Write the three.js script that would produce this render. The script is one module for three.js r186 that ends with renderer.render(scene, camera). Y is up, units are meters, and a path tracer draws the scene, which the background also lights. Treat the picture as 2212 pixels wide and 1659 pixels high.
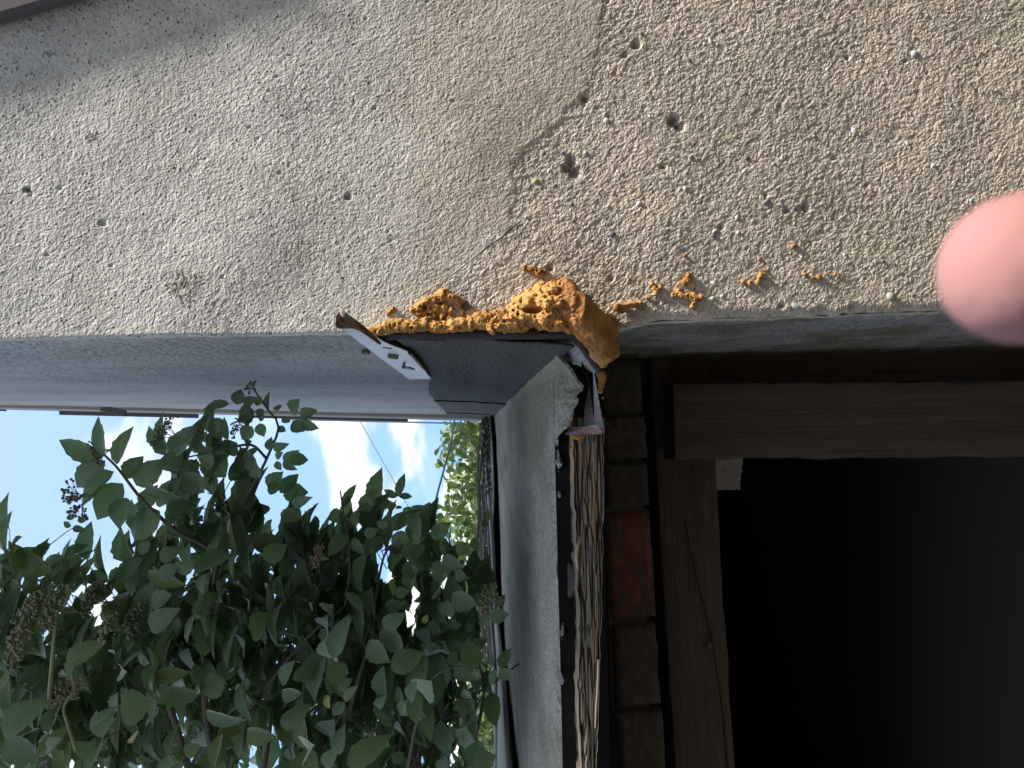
import * as THREE from 'three';
import { mergeGeometries, mergeVertices } from 'three/addons/utils/BufferGeometryUtils.js';

// ---------------------------------------------------------------- camera, sky, sun, exposure
const V = (x, y, z) => new THREE.Vector3(x, y, z);
const EYE = 1.667;                                   // camera height
const FPX = 1600, CX = 1106, CY = 829.5;             // focal length and centre on a 2212 x 1659 picture
const scene = new THREE.Scene();
const camera = new THREE.PerspectiveCamera(2 * Math.atan(CY / FPX) * 180 / Math.PI, 4 / 3, 0.01, 400);
// the phone was held on its side: world up points to the left of the picture
const fwd = V(-0.0556, -0.0622, -1).normalize();
const upv = V(-1, -0.022, 0); upv.addScaledVector(fwd, -upv.dot(fwd)).normalize();
const rgt = fwd.clone().cross(upv);
const camToWorld = new THREE.Matrix4().makeBasis(rgt, upv, fwd.clone().negate()).transpose();
camera.position.set(0, EYE, 0);
camera.quaternion.setFromRotationMatrix(camToWorld);
camera.focus = 1.32; camera.userData.fStop = 20;
scene.add(camera);

const renderer = new THREE.WebGLRenderer({ antialias: true });
renderer.toneMapping = THREE.LinearToneMapping;
renderer.toneMappingExposure = 2.7;
renderer.shadowMap.enabled = true;
renderer.setSize(1024, 768);

// noise
function hash(x, y, z) {
  let h = Math.imul(x | 0, 374761393) ^ Math.imul(y | 0, 668265263) ^ Math.imul(z | 0, 1440662683);
  h = Math.imul(h ^ (h >>> 13), 1274126177); h = Math.imul(h ^ (h >>> 15), 2246822519);
  return ((h ^ (h >>> 16)) >>> 0) / 4294967296;
}
function vn(x, y, z = 0) {
  const xi = Math.floor(x), yi = Math.floor(y), zi = Math.floor(z);
  let a = x - xi, b = y - yi, c = z - zi;
  a = a * a * (3 - 2 * a); b = b * b * (3 - 2 * b); c = c * c * (3 - 2 * c);
  const L = (p, q, t) => p + (q - p) * t;
  const p0 = L(L(hash(xi, yi, zi), hash(xi + 1, yi, zi), a), L(hash(xi, yi + 1, zi), hash(xi + 1, yi + 1, zi), a), b);
  if (c === 0) return p0;
  return L(p0, L(L(hash(xi, yi, zi + 1), hash(xi + 1, yi, zi + 1), a), L(hash(xi, yi + 1, zi + 1), hash(xi + 1, yi + 1, zi + 1), a), b), c);
}
function fbm(x, y, z = 0, o = 4) { let s = 0, a = 0.5, n = 0; for (let i = 0; i < o; i++) { s += a * vn(x, y, z); n += a; a *= 0.5; x = x * 2.03 + 7.1; y = y * 2.03 + 3.7; z = z === 0 ? 0 : z * 2.03 + 1.3; } return s / n; }
function rng(seed) { let s = seed >>> 0; return () => { s = (s + 0x6D2B79F5) >>> 0; let t = Math.imul(s ^ (s >>> 15), 1 | s); t = (t + Math.imul(t ^ (t >>> 7), 61 | t)) ^ t; return ((t ^ (t >>> 14)) >>> 0) / 4294967296; }; }
const clamp = (x, a = 0, b = 1) => Math.min(b, Math.max(a, x));
const smooth = (a, b, x) => { const t = clamp((x - a) / (b - a)); return t * t * (3 - 2 * t); };
const lerp = (a, b, t) => a + (b - a) * t;
const mix3 = (a, b, t) => [lerp(a[0], b[0], t), lerp(a[1], b[1], t), lerp(a[2], b[2], t)];

// sky: blue air with broken white cloud
{
  const W = 2048, H = 1024, data = new Float32Array(W * H * 4);
  for (let j = 0; j < H; j++) {
    const el = ((j + 0.5) / H - 0.5) * Math.PI, y = Math.sin(el), c = Math.cos(el);
    for (let i = 0; i < W; i++) {
      const az = ((i + 0.5) / W - 0.5) * 2 * Math.PI, x = Math.cos(az) * c, z = Math.sin(az) * c;
      const h = clamp(y);
      let col = mix3([0.21, 0.415, 0.80], [0.35, 0.45, 0.60], Math.pow(h, 0.6));
      const q = 1 / (0.28 + Math.max(y, 0));
      const px = x * q * 1.5 + 9.3, pz = z * q * 1.5 + 4.2;
      const wv = fbm(px * 0.9 + 20, pz * 0.9, 3.3, 3);
      const n = fbm(px * 1.7 + wv * 1.2, pz * 1.7 + wv, 1.7, 6);
      let k = smooth(0.485, 0.60, n);
      const wisp = smooth(0.5, 0.75, fbm(px * 3.1, pz * 3.1, 8.2, 5)) * 0.35;
      k = clamp(k + wisp * 0.5);
      const lum = 0.78 + 0.22 * smooth(0.45, 0.75, fbm(px * 3.3 + 3, pz * 3.3, 5.1, 4));
      col = mix3(col, [0.84 * lum, 0.855 * lum, 0.87 * lum], k);
      if (y < 0) col = mix3([0.21, 0.415, 0.80], [0.12, 0.12, 0.10], smooth(0, 0.06, -y));
      const e = 0.67; data.set([col[0] * e, col[1] * e, col[2] * e, 1], (j * W + i) * 4);
    }
  }
  const t = new THREE.DataTexture(data, W, H, THREE.RGBAFormat, THREE.FloatType);
  t.mapping = THREE.EquirectangularReflectionMapping; t.magFilter = THREE.LinearFilter; t.minFilter = THREE.LinearFilter; t.needsUpdate = true;
  scene.background = t; scene.environment = t;
}
const sunDir = V(0.58, 0.79, 0.145).normalize();
const sun = new THREE.DirectionalLight(new THREE.Color().setRGB(1, 0.95, 0.88), 3.8);
sun.target.position.set(0, 1.5, -4); sun.position.copy(sun.target.position).addScaledVector(sunDir, 30);
sun.castShadow = true; sun.shadow.radius = 15; sun.shadow.mapSize.set(2048, 2048);
Object.assign(sun.shadow.camera, { left: -14, right: 14, top: 14, bottom: -14, near: 0.5, far: 80 });
scene.add(sun, sun.target);

// ---------------------------------------------------------------- helpers
function ray(px, py) { return V((px - CX) / FPX, (CY - py) / FPX, -1).transformDirection(camToWorld); }
function at(px, py, z) { const d = ray(px, py); return d.multiplyScalar(z / -d.z).add(V(0, EYE, 0)); }
function onY(px, py, Y) { const d = ray(px, py); return d.multiplyScalar((Y - EYE) / d.y).add(V(0, EYE, 0)); }
function onX(px, py, X) { const d = ray(px, py); return d.multiplyScalar(X / d.x).add(V(0, EYE, 0)); }
const taken = {};
function numbered(n) { if (!(n in taken)) { taken[n] = 0; return n; } taken[n]++; return n + '_' + String(taken[n]).padStart(3, '0'); }
function tag(o, label, category, group, kind) {
  if (label) o.userData.label = label; if (category) o.userData.category = category; if (group) o.userData.group = group; if (kind) o.userData.kind = kind; return o;
}
function thing(name, label, category, group) { const g = new THREE.Group(); g.name = numbered(name); scene.add(g); return tag(g, label, category, group); }
function mesh(name, geo, mat, parent = scene) {
  const m = new THREE.Mesh(geo, mat); m.name = parent === scene ? numbered(name) : name; m.castShadow = m.receiveShadow = true; parent.add(m); return m;
}
function interp(pts, x) { // [[x, y], ...] sorted by x
  if (x <= pts[0][0]) return pts[0][1];
  for (let i = 1; i < pts.length; i++) if (x <= pts[i][0]) { const t = (x - pts[i - 1][0]) / (pts[i][0] - pts[i - 1][0] || 1); return lerp(pts[i - 1][1], pts[i][1], t); }
  return pts[pts.length - 1][1];
}
function grid(nu, nv, fn, color) { // fn(i, j) -> [x, y, z, u, v]
  const P = [], U = [], C = [], I = [];
  for (let j = 0; j <= nv; j++) for (let i = 0; i <= nu; i++) {
    const r = fn(i / nu, j / nv, i, j); P.push(r[0], r[1], r[2]); U.push(r[3], r[4]);
    if (color) { const c = color(r[0], r[1], r[2], i, j); C.push(c[0], c[1], c[2]); }
  }
  for (let j = 0; j < nv; j++) for (let i = 0; i < nu; i++) { const a = j * (nu + 1) + i, b = a + 1, c = a + nu + 1, d = c + 1; I.push(a, b, d, a, d, c); }
  const g = new THREE.BufferGeometry();
  g.setAttribute('position', new THREE.Float32BufferAttribute(P, 3)); g.setAttribute('uv', new THREE.Float32BufferAttribute(U, 2));
  if (color) g.setAttribute('color', new THREE.Float32BufferAttribute(C, 3));
  g.setIndex(I); g.computeVertexNormals(); return g;
}
function thicken(g, nu, nv, t) { // closes a grid into a sheet of thickness t (behind its normals)
  const p = g.attributes.position, n = g.attributes.normal, N = p.count, P = [], U = [], C = [], I = [...g.index.array];
  for (let k = 0; k < 2; k++) for (let i = 0; i < N; i++) { P.push(p.getX(i) - k * t * n.getX(i), p.getY(i) - k * t * n.getY(i), p.getZ(i) - k * t * n.getZ(i)); U.push(g.attributes.uv.getX(i), g.attributes.uv.getY(i)); if (g.attributes.color) C.push(g.attributes.color.getX(i), g.attributes.color.getY(i), g.attributes.color.getZ(i)); }
  const top = g.index.array; for (let i = 0; i < top.length; i += 3) I.push(top[i] + N, top[i + 2] + N, top[i + 1] + N);
  const W = nu + 1, rim = (a, b) => I.push(a, a + N, b + N, a, b + N, b);
  for (let i = 0; i < nu; i++) { rim(i + 1, i); rim(nv * W + i, nv * W + i + 1); }
  for (let j = 0; j < nv; j++) { rim(j * W, (j + 1) * W); rim((j + 1) * W + nu, j * W + nu); }
  const o = new THREE.BufferGeometry();
  o.setAttribute('position', new THREE.Float32BufferAttribute(P, 3)); o.setAttribute('uv', new THREE.Float32BufferAttribute(U, 2));
  if (C.length) o.setAttribute('color', new THREE.Float32BufferAttribute(C, 3));
  o.setIndex(I); const q = o.toNonIndexed(); const m = mergeVertices(q, 1e-7); m.computeVertexNormals(); return m;
}
function polySheet(pts, thick) { // pts: Vector3 outline (seen from the camera side), any depth
  const flat = pts.map(p => new THREE.Vector2(p.x, p.y)); const tri = THREE.ShapeUtils.triangulateShape(flat, []);
  const P = [], U = [], ccw = !THREE.ShapeUtils.isClockWise(flat);
  const add = (a, b, c) => { for (const v of [a, b, c]) { P.push(v.x, v.y, v.z); U.push(v.x, v.y); } };
  const B = pts.map(p => V(p.x, p.y, p.z - thick));
  for (const t of tri) { add(pts[t[0]], pts[t[1]], pts[t[2]]); add(B[t[0]], B[t[2]], B[t[1]]); }
  for (let i = 0; i < pts.length; i++) { const j = (i + 1) % pts.length; if (ccw) { add(pts[i], B[i], B[j]); add(pts[i], B[j], pts[j]); } else { add(pts[i], B[j], B[i]); add(pts[i], pts[j], B[j]); } }
  const g = new THREE.BufferGeometry(); g.setAttribute('position', new THREE.Float32BufferAttribute(P, 3)); g.setAttribute('uv', new THREE.Float32BufferAttribute(U, 2)); g.computeVertexNormals(); return g;
}
function ragged(pts, step, amp, seed, closed = true) { // subdivides an outline with small random tears
  const r = rng(seed), out = [];
  for (let i = 0; i < pts.length - (closed ? 0 : 1); i++) { const a = pts[i], b = pts[(i + 1) % pts.length], n = Math.max(1, Math.round(a.distanceTo(b) / step)); for (let k = 0; k < n; k++) { const p = a.clone().lerp(b, k / n); if (k) { p.x += (r() - 0.5) * amp; p.y += (r() - 0.5) * amp; } out.push(p); } }
  return out;
}
function tube(pts, r0, r1, seg = 6, n = 0) {
  const c = new THREE.CatmullRomCurve3(pts), k = n || Math.max(4, pts.length * 4);
  const g = new THREE.TubeGeometry(c, k, 1, seg, false), p = g.attributes.position;
  for (let i = 0; i <= k; i++) { const q = c.getPointAt(i / k), r = lerp(r0, r1, i / k); for (let j = 0; j <= seg; j++) { const a = i * (seg + 1) + j; p.setXYZ(a, q.x + (p.getX(a) - q.x) * r, q.y + (p.getY(a) - q.y) * r, q.z + (p.getZ(a) - q.z) * r); } }
  return g;
}
function box(w, h, d, x, y, z, b = 0.004) { // chamfered box
  const s = new THREE.Shape(); const X = w / 2 - b, Y = h / 2 - b;
  s.moveTo(-X, -Y); s.lineTo(X, -Y); s.lineTo(X, Y); s.lineTo(-X, Y); s.closePath();
  const g = new THREE.ExtrudeGeometry(s, { depth: d - 2 * b, bevelEnabled: true, bevelThickness: b, bevelSize: b, bevelSegments: 1 }); g.translate(x, y, z - d / 2 + b); return g;
}
const toS = x => { x = clamp(x); return 255 * (x <= 0.0031308 ? 12.92 * x : 1.055 * Math.pow(x, 1 / 2.4) - 0.055); };
function texture(w, h, fn, srgb = true) { // fn(i, j) -> [r, g, b] linear
  const d = new Uint8Array(w * h * 4);
  for (let j = 0; j < h; j++) for (let i = 0; i < w; i++) { const c = fn(i, j), k = (j * w + i) * 4; d[k] = srgb ? toS(c[0]) : 255 * clamp(c[0]); d[k + 1] = srgb ? toS(c[1]) : 255 * clamp(c[1]); d[k + 2] = srgb ? toS(c[2]) : 255 * clamp(c[2]); d[k + 3] = 255; }
  const t = new THREE.DataTexture(d, w, h); t.magFilter = THREE.LinearFilter; t.minFilter = THREE.LinearFilter; t.wrapS = t.wrapT = THREE.RepeatWrapping; if (srgb) t.colorSpace = THREE.SRGBColorSpace; t.needsUpdate = true; return t;
}
const wrapN = (x, y, px, py, s) => { // tiling noise on a px by py lattice
  const xi = Math.floor(x), yi = Math.floor(y); let a = x - xi, b = y - yi; a = a * a * (3 - 2 * a); b = b * b * (3 - 2 * b);
  const m = (v, p) => ((v % p) + p) % p, h = (u, v) => hash(m(u, px), m(v, py), s);
  return lerp(lerp(h(xi, yi), h(xi + 1, yi), a), lerp(h(xi, yi + 1), h(xi + 1, yi + 1), a), b);
};
function surfaceNet(f, lo, n, h) { // f < 0 inside
  const [nx, ny, nz] = n, val = new Float32Array(nx * ny * nz), id = (x, y, z) => x + nx * (y + ny * z);
  for (let z = 0; z < nz; z++) for (let y = 0; y < ny; y++) for (let x = 0; x < nx; x++) val[id(x, y, z)] = f(lo[0] + x * h, lo[1] + y * h, lo[2] + z * h);
  const cell = new Int32Array(nx * ny * nz).fill(-1), P = [], I = [];
  for (let z = 0; z < nz - 1; z++) for (let y = 0; y < ny - 1; y++) for (let x = 0; x < nx - 1; x++) {
    let c = 0, sx = 0, sy = 0, sz = 0, neg = 0; const g = [];
    for (let k = 0; k < 8; k++) { const v = val[id(x + (k & 1), y + ((k >> 1) & 1), z + (k >> 2))]; g.push(v); if (v < 0) neg++; }
    if (neg === 0 || neg === 8) continue;
    for (let k = 0; k < 8; k++) for (let a = 0; a < 3; a++) { const m = k ^ (1 << a); if (m < k) continue; if ((g[k] < 0) !== (g[m] < 0)) { const t = g[k] / (g[k] - g[m]); sx += (k & 1) + (a === 0 ? t : 0); sy += ((k >> 1) & 1) + (a === 1 ? t : 0); sz += (k >> 2) + (a === 2 ? t : 0); c++; } }
    cell[id(x, y, z)] = P.length / 3; P.push(lo[0] + (x + sx / c) * h, lo[1] + (y + sy / c) * h, lo[2] + (z + sz / c) * h);
  }
  const quad = (a, b, c, d, fl) => { if (a < 0 || b < 0 || c < 0 || d < 0) return; fl ? I.push(a, b, c, a, c, d) : I.push(a, c, b, a, d, c); };
  for (let z = 1; z < nz - 1; z++) for (let y = 1; y < ny - 1; y++) for (let x = 1; x < nx - 1; x++) {
    const s = val[id(x, y, z)] < 0;
    if (s !== val[id(x + 1, y, z)] < 0) quad(cell[id(x, y - 1, z - 1)], cell[id(x, y, z - 1)], cell[id(x, y, z)], cell[id(x, y - 1, z)], s);
    if (s !== val[id(x, y + 1, z)] < 0) quad(cell[id(x - 1, y, z - 1)], cell[id(x - 1, y, z)], cell[id(x, y, z)], cell[id(x, y, z - 1)], s);
    if (s !== val[id(x, y, z + 1)] < 0) quad(cell[id(x - 1, y - 1, z)], cell[id(x, y - 1, z)], cell[id(x, y, z)], cell[id(x - 1, y, z)], s);
  }
  const g = new THREE.BufferGeometry(); g.setAttribute('position', new THREE.Float32BufferAttribute(P, 3)); g.setIndex(I); g.computeVertexNormals(); return g;
}
function paint(g, fn) { const p = g.attributes.position, C = []; for (let i = 0; i < p.count; i++) C.push(...fn(p.getX(i), p.getY(i), p.getZ(i))); g.setAttribute('color', new THREE.Float32BufferAttribute(C, 3)); return g; }
const std = (o) => new THREE.MeshStandardMaterial(o);
const rgb = (r, g, b) => new THREE.Color().setRGB(r, g, b);

// ---------------------------------------------------------------- the concrete wall on the right
const FZ = 1.2, RY = EYE - 0.167;                    // depth of its front, height of the felt roof
const edgePts = [[0, 735], [380, 727], [640, 721], [900, 720], [1240, 724], [1330, 715], [1404, 695], [1700, 684], [2025, 671], [2212, 663]].map(([a, b]) => at(a, b, FZ)).map(p => [p.y, p.x]).sort((a, b) => a[0] - b[0]);
const edgeX = Y => interp(edgePts, Y) + 0.0016 * (vn(Y * 60, 3) - 0.5) + 0.003 * (vn(Y * 18, 9) - 0.5);
const FARZ = 6.5, retX = (z, Y) => lerp(edgeX(Y), 0.118 + (Y - RY) * 0.045, (z - FZ) / (FARZ - FZ));
const WY0 = EYE - 0.98, WY1 = EYE + 0.86, WXR = 0.80, WS = 0.82;
const coatLine = [[1300, -60], [1292, 100], [1262, 200], [1215, 250], [1180, 280], [1118, 345], [1106, 420], [1112, 480], [1078, 516], [1040, 545], [980, 590], [930, 625], [880, 655], [820, 690]].map(([a, b]) => at(a, b, FZ)).map(p => [p.x, p.y]).sort((a, b) => a[0] - b[0]);
const coatY = X => interp(coatLine, X);              // the thin render coat lies above this line
const crackShadowPts = [[[1122, 478], [1085, 510], [1040, 543], [985, 587], [930, 624], [890, 650]], [[1300, 0], [1297, 60], [1290, 100], [1278, 160], [1268, 205]], [[1465, 40], [1466, 120], [1470, 190], [1474, 262]], [[1780, 60], [1790, 110], [1805, 160]], [[1680, 690], [1700, 672], [1705, 650]], [[1185, 572], [1197, 588]], [[585, 700], [588, 718]], [[690, 690], [694, 716]], [[262, 690], [268, 660]], [[330, 700], [338, 664]], [[430, 30], [420, 70], [400, 95], [405, 130], [390, 160]], [[350, 150], [410, 160], [430, 200], [400, 240]], [[560, 60], [540, 120], [500, 150]], [[690, 140], [730, 165], [770, 200], [830, 205]], [[860, 20], [900, 60], [880, 100]]].map(l => l.map(([a, b]) => at(a, b, FZ)));  // cracks; the short mark by the upper foam scrap paints its cast shadow
const pits = [[1375, 98, 9], [1235, 345, 11], [1242, 372, 12], [1225, 362, 9], [1265, 215, 8], [1432, 360, 6], [1455, 262, 12], [1470, 275, 9], [753, 426, 6], [222, 482, 6], [60, 411, 5], [1188, 580, 7], [1320, 602, 6], [1740, 450, 8], [1700, 455, 6], [1558, 492, 6], [2100, 460, 6], [1350, 120, 6], [1240, 640, 7], [1690, 660, 7], [1845, 665, 8], [1830, 690, 9]].map(([a, b, r]) => { const p = at(a, b, FZ); return [p.x, p.y, r * FZ / FPX]; });  // the pit by the upper foam scrap is shaped in for its shadow
{
  const r = rng(5); for (let i = 0; i < 170; i++) { const p = at(r() * 2212, r() * 690, FZ); pits.push([p.x, p.y, (1.4 + r() * r() * 4.5) * FZ / FPX * (p.y > coatY(p.x) ? 0.7 : 1)]); }
}
const coatOn = (X, Y) => smooth(-0.010, 0.010, Y - coatY(X) + 0.03 * (fbm(X * 45, Y * 45, 0, 3) - 0.5));
function wallH(X, Y) { // relief of the front, metres
  const c = coatOn(X, Y);
  let h = 0.0012 * c * smooth(0.24, 0.36, X) + 0.006 * (fbm(X * 6, Y * 6, 0, 2) - 0.5) + lerp(0.0013, 0.0007, c) * (fbm(X * 90, Y * 90, 0, 2) - 0.5) + lerp(0.0015, 0.0007, c) * lerp(1, 0.7, smooth(0, 0.4, Y - EYE)) * (vn(X * 300, Y * 300) - 0.5);
  for (const p of pits) { const dx = X - p[0], dy = Y - p[1], R = p[2] * 1.6; if (dx * dx + dy * dy < R * R) { const d = Math.sqrt(dx * dx + dy * dy) / R + 0.35 * (vn(X * 250, Y * 250) - 0.5); h -= p[2] * 1.0 * (1 - smooth(0.35, 0.95, d)); } }
  return h;
}
const concrete = (() => {
  const W = 1024, H = 2048, rel = new Float32Array(W * H), col = new Float32Array(W * H * 3);
  const r = rng(11);
  for (let j = 0; j < H; j++) for (let i = 0; i < W; i++) {
    const X = WXR - (i + 0.5) / W * WS, Y = WY0 + (j + 0.5) / H * (WY1 - WY0), k = j * W + i;
    const c = coatOn(X, Y), big = fbm(X * 5 + 3, Y * 5, 0, 3), mid = fbm(X * 22, Y * 22 + 9, 0, 3), hi = Y - EYE;
    const grain = vn(X * 420, Y * 420), fine = hash(i, j, 3);
    const cool = smooth(-0.12, 0.30, hi + 0.35 * (big - 0.5) + 0.1 * (mid - 0.5));
    let a = mix3([0.465, 0.40, 0.325], [0.53, 0.505, 0.455], cool);
    const t = 1 + 0.30 * (mid - 0.5) + 0.24 * (big - 0.5) + lerp(0.30, 0.22, cool) * (grain - 0.5) + 0.26 * (vn(X * 200 + 5, Y * 200) - 0.5) + 0.22 * (fine - 0.5);
    a = [a[0] * t, a[1] * t, a[2] * t];
    const alg = smooth(0.56, 0.72, fbm(X * 9 + 5, Y * 7 + 2, 0, 3)) * 0.22 * (0.4 + grain); a = mix3(a, [0.30, 0.29, 0.21], alg);
    const dirt = smooth(0.55, 0.75, fbm(X * 7 + 15, Y * 4.5 + 8, 0, 4)) * 0.38 * smooth(0.3, 0.7, grain) * (0.3 + 0.7 * cool); a = mix3(a, [0.16, 0.145, 0.13], dirt);
    col[k * 3] = a[0]; col[k * 3 + 1] = a[1]; col[k * 3 + 2] = a[2];
    rel[k] = 0.5 + lerp(0.5, 0.26, c) * (grain - 0.5) + lerp(0.34, 0.2, c) * (fine - 0.5) + 0.2 * (vn(X * 250, Y * 250) - 0.5);
  }
  const dot = (X, Y, R, c, k, dh) => { // one speck
    const ci = (WXR - X) / WS * W, cj = (Y - WY0) / (WY1 - WY0) * H, ri = R / WS * W, rj = R / (WY1 - WY0) * H, e = 0.6 + 0.8 * r(), th = r() * 3;
    for (let j = Math.floor(cj - rj * 1.6); j <= cj + rj * 1.6; j++) for (let i = Math.floor(ci - ri * 1.6); i <= ci + ri * 1.6; i++) {
      if (i < 0 || j < 0 || i >= W || j >= H) continue; let u = (i - ci) / ri, v = (j - cj) / rj; const a = u * Math.cos(th) + v * Math.sin(th), b = (v * Math.cos(th) - u * Math.sin(th)) / e;
      const m = (1 - smooth(0.55, 1.15, Math.hypot(a, b) + 0.3 * (hash(i, j, 7) - 0.5))) * k, q = j * W + i; if (m <= 0) continue;
      for (let s = 0; s < 3; s++) col[q * 3 + s] = lerp(col[q * 3 + s], c[s], m); rel[q] += dh * m;
    }
  };
  for (let i = 0; i < 19000; i++) { // dark grains and pinholes, denser in the upper grey part
    const X = WXR - r() * WS, Y = WY0 + r() * (WY1 - WY0), hi = Y - EYE; if (r() > 0.25 + 0.75 * smooth(-0.25, 0.25, hi)) continue;
    dot(X, Y, 0.0006 + 0.0016 * Math.pow(r(), 3), [0.085, 0.078, 0.07], 0.6 + 0.4 * r(), -0.5);
  }
  for (let i = 0; i < 2600; i++) { // sand and small stones in the bare part
    const X = WXR - r() * WS, Y = WY0 + r() * (WY1 - WY0); if (coatOn(X, Y) > 0.3) continue;
    const c = [[0.62, 0.59, 0.53], [0.20, 0.19, 0.19], [0.34, 0.31, 0.29], [0.42, 0.27, 0.17], [0.55, 0.50, 0.40], [0.16, 0.15, 0.17]][Math.floor(r() * 6)];
    dot(X, Y, 0.0009 + 0.0022 * r() * r(), c, 0.8, c[0] > 0.3 ? 0.25 : -0.3);
  }
  const blot = (px, py, rp, n, c) => { for (let i = 0; i < n; i++) { const a = r() * 6.283, d = Math.pow(r(), 0.7) * rp, p = at(px + Math.cos(a) * d * 1.2, py + Math.sin(a) * d, FZ); dot(p.x, p.y, 0.0008 + 0.002 * r(), c, c[0] > 0.5 ? 0.10 + 0.2 * r() : 0.35 + 0.4 * r(), -0.15); } };
  blot(395, 612, 32, 300, [0.13, 0.105, 0.085]); blot(430, 615, 22, 60, [0.13, 0.11, 0.09]); blot(405, 650, 14, 40, [0.14, 0.12, 0.10]); blot(655, 545, 30, 90, [0.24, 0.17, 0.12]);
  blot(200, 295, 14, 70, [0.15, 0.14, 0.13]); blot(110, 118, 10, 30, [0.17, 0.16, 0.15]); blot(60, 410, 8, 30, [0.1, 0.09, 0.09]); blot(55, 240, 60, 160, [0.2, 0.19, 0.18]); blot(470, 690, 60, 200, [0.2, 0.18, 0.15]); blot(500, 620, 70, 200, [0.22, 0.2, 0.17]); blot(660, 220, 80, 260, [0.24, 0.21, 0.17]); blot(640, 420, 70, 220, [0.25, 0.22, 0.17]);
  blot(1064, 515, 22, 160, [0.78, 0.76, 0.72]); blot(1100, 380, 26, 160, [0.72, 0.70, 0.66]); blot(1140, 560, 30, 120, [0.70, 0.68, 0.64]); blot(1060, 640, 30, 90, [0.72, 0.7, 0.66]); blot(420, 640, 120, 200, [0.7, 0.69, 0.67]);
  blot(1265, 213, 7, 26, [0.36, 0.2, 0.1]); blot(1380, 418, 8, 16, [0.42, 0.24, 0.1]); blot(1245, 365, 22, 120, [0.20, 0.165, 0.13]); blot(1460, 270, 18, 70, [0.22, 0.19, 0.16]); blot(1010, 660, 10, 90, [0.13, 0.1, 0.11]); blot(760, 690, 40, 60, [0.25, 0.21, 0.16]);  // the dark blot beside the foam patch paints the shadow it casts
  for (let i = 0; i < 34; i++) { const x = r() * 2000, y = r() * 300 - 30 + (x > 1000 ? 80 : 0), l = 6 + r() * 22, s = -0.25 + r() * 0.1; for (let k = 0; k < l; k++) { const p = at(x + k, y + k * s, FZ); dot(p.x, p.y, 0.0005 + 0.0004 * r(), [0.17, 0.16, 0.15], 0.35, -0.2); } }
  for (const l of crackShadowPts) for (let s = 0; s < l.length - 1; s++) { const n = Math.ceil(l[s].distanceTo(l[s + 1]) / 0.0006); for (let k = 0; k < n; k++) { const t = k / n, p = l[s].clone().lerp(l[s + 1], t), w = 0.004 * (vn((s + t) * 9, p.x * 200) - 0.5); dot(p.x + w, p.y - w, s < 2 && l === crackShadowPts[0] ? 0.0011 : 0.0007, [0.13, 0.118, 0.10], crackShadowPts.indexOf(l) > 9 ? 0.3 : crackShadowPts.indexOf(l) ? 0.4 : 0.75, crackShadowPts.indexOf(l) > 9 ? -0.3 : -0.6); } }
  const map = texture(W, H, (i, j) => { const k = (j * W + i) * 3; return [col[k], col[k + 1], col[k + 2]]; }), bump = texture(W, H, (i, j) => { const v = rel[j * W + i]; return [v, v, v]; }, false);
  for (const t of [map, bump]) t.wrapS = t.wrapT = THREE.MirroredRepeatWrapping;
  return std({ map, bumpMap: bump, bumpScale: 0.0029, roughness: 0.95, vertexColors: true });
})();
const wall = thing('concrete_wall', 'tall weathered concrete wall with pebbles, cracks and a rough lower half', 'wall');
{
  const NF = 310, NC = 6, NR = 3, nu = NF + NC + NR, nv = 720;
  const g = grid(nu, nv, (a, b, i, j) => {
    const Y = lerp(WY0, WY1, b), low = 1 - smooth(RY - 0.14, RY - 0.02, Y), rad = lerp(0.005, 0.016, low) * (0.7 + 0.6 * vn(Y * 40, 1)), ex = edgeX(Y);
    let x, z, nx = 0, nz = 1, s;
    if (i <= NF) { x = lerp(WXR, ex + rad, i / NF); z = -FZ; s = WXR - x; }
    else if (i <= NF + NC) { const t = (i - NF) / NC * Math.PI / 2; nx = -Math.sin(t); nz = Math.cos(t); x = ex + rad + nx * rad; z = -FZ - rad + nz * rad; s = WXR - ex - rad + t * rad; }
    else { const t = (i - NF - NC) / NR * 0.012, zz = FZ + rad + t; x = retX(zz, Y); z = -zz; nx = -1; nz = 0; s = WXR - ex - rad + 1.57 * rad + t; }
    const h = i <= NF + NC ? wallH(WXR - s, Y) * (nz > 0.9 ? 1 : 0.5) : 0.0025 * (fbm(z * 60, Y * 60, 0, 3) - 0.5) * smooth(0, 3, i - NF - NC);
    return [x + nx * h, Y, z + nz * h, s / WS, b];
  }, () => [1, 1, 1]);
  mesh('front_face', g, concrete, wall);
  // the rest of the front, outside the picture
  const P = (x0, x1, y0, y1) => grid(1, 1, (a, b) => { const x = lerp(x1, x0, a), y = lerp(y0, y1, b); return [x, y, -FZ, (WXR - x) / WS, (y - WY0) / (WY1 - WY0)]; });
  const ex1 = edgeX(WY1), ex0 = edgeX(WY0);
  mesh('front_face', paint(mergeGeometries([P(ex1 + 0.004, WXR, WY1, 7), P(WXR, 5, 0, 7), P(ex0 + 0.004, WXR, 0, WY0)]), () => [1, 1, 1]), concrete, wall);
}
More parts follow.
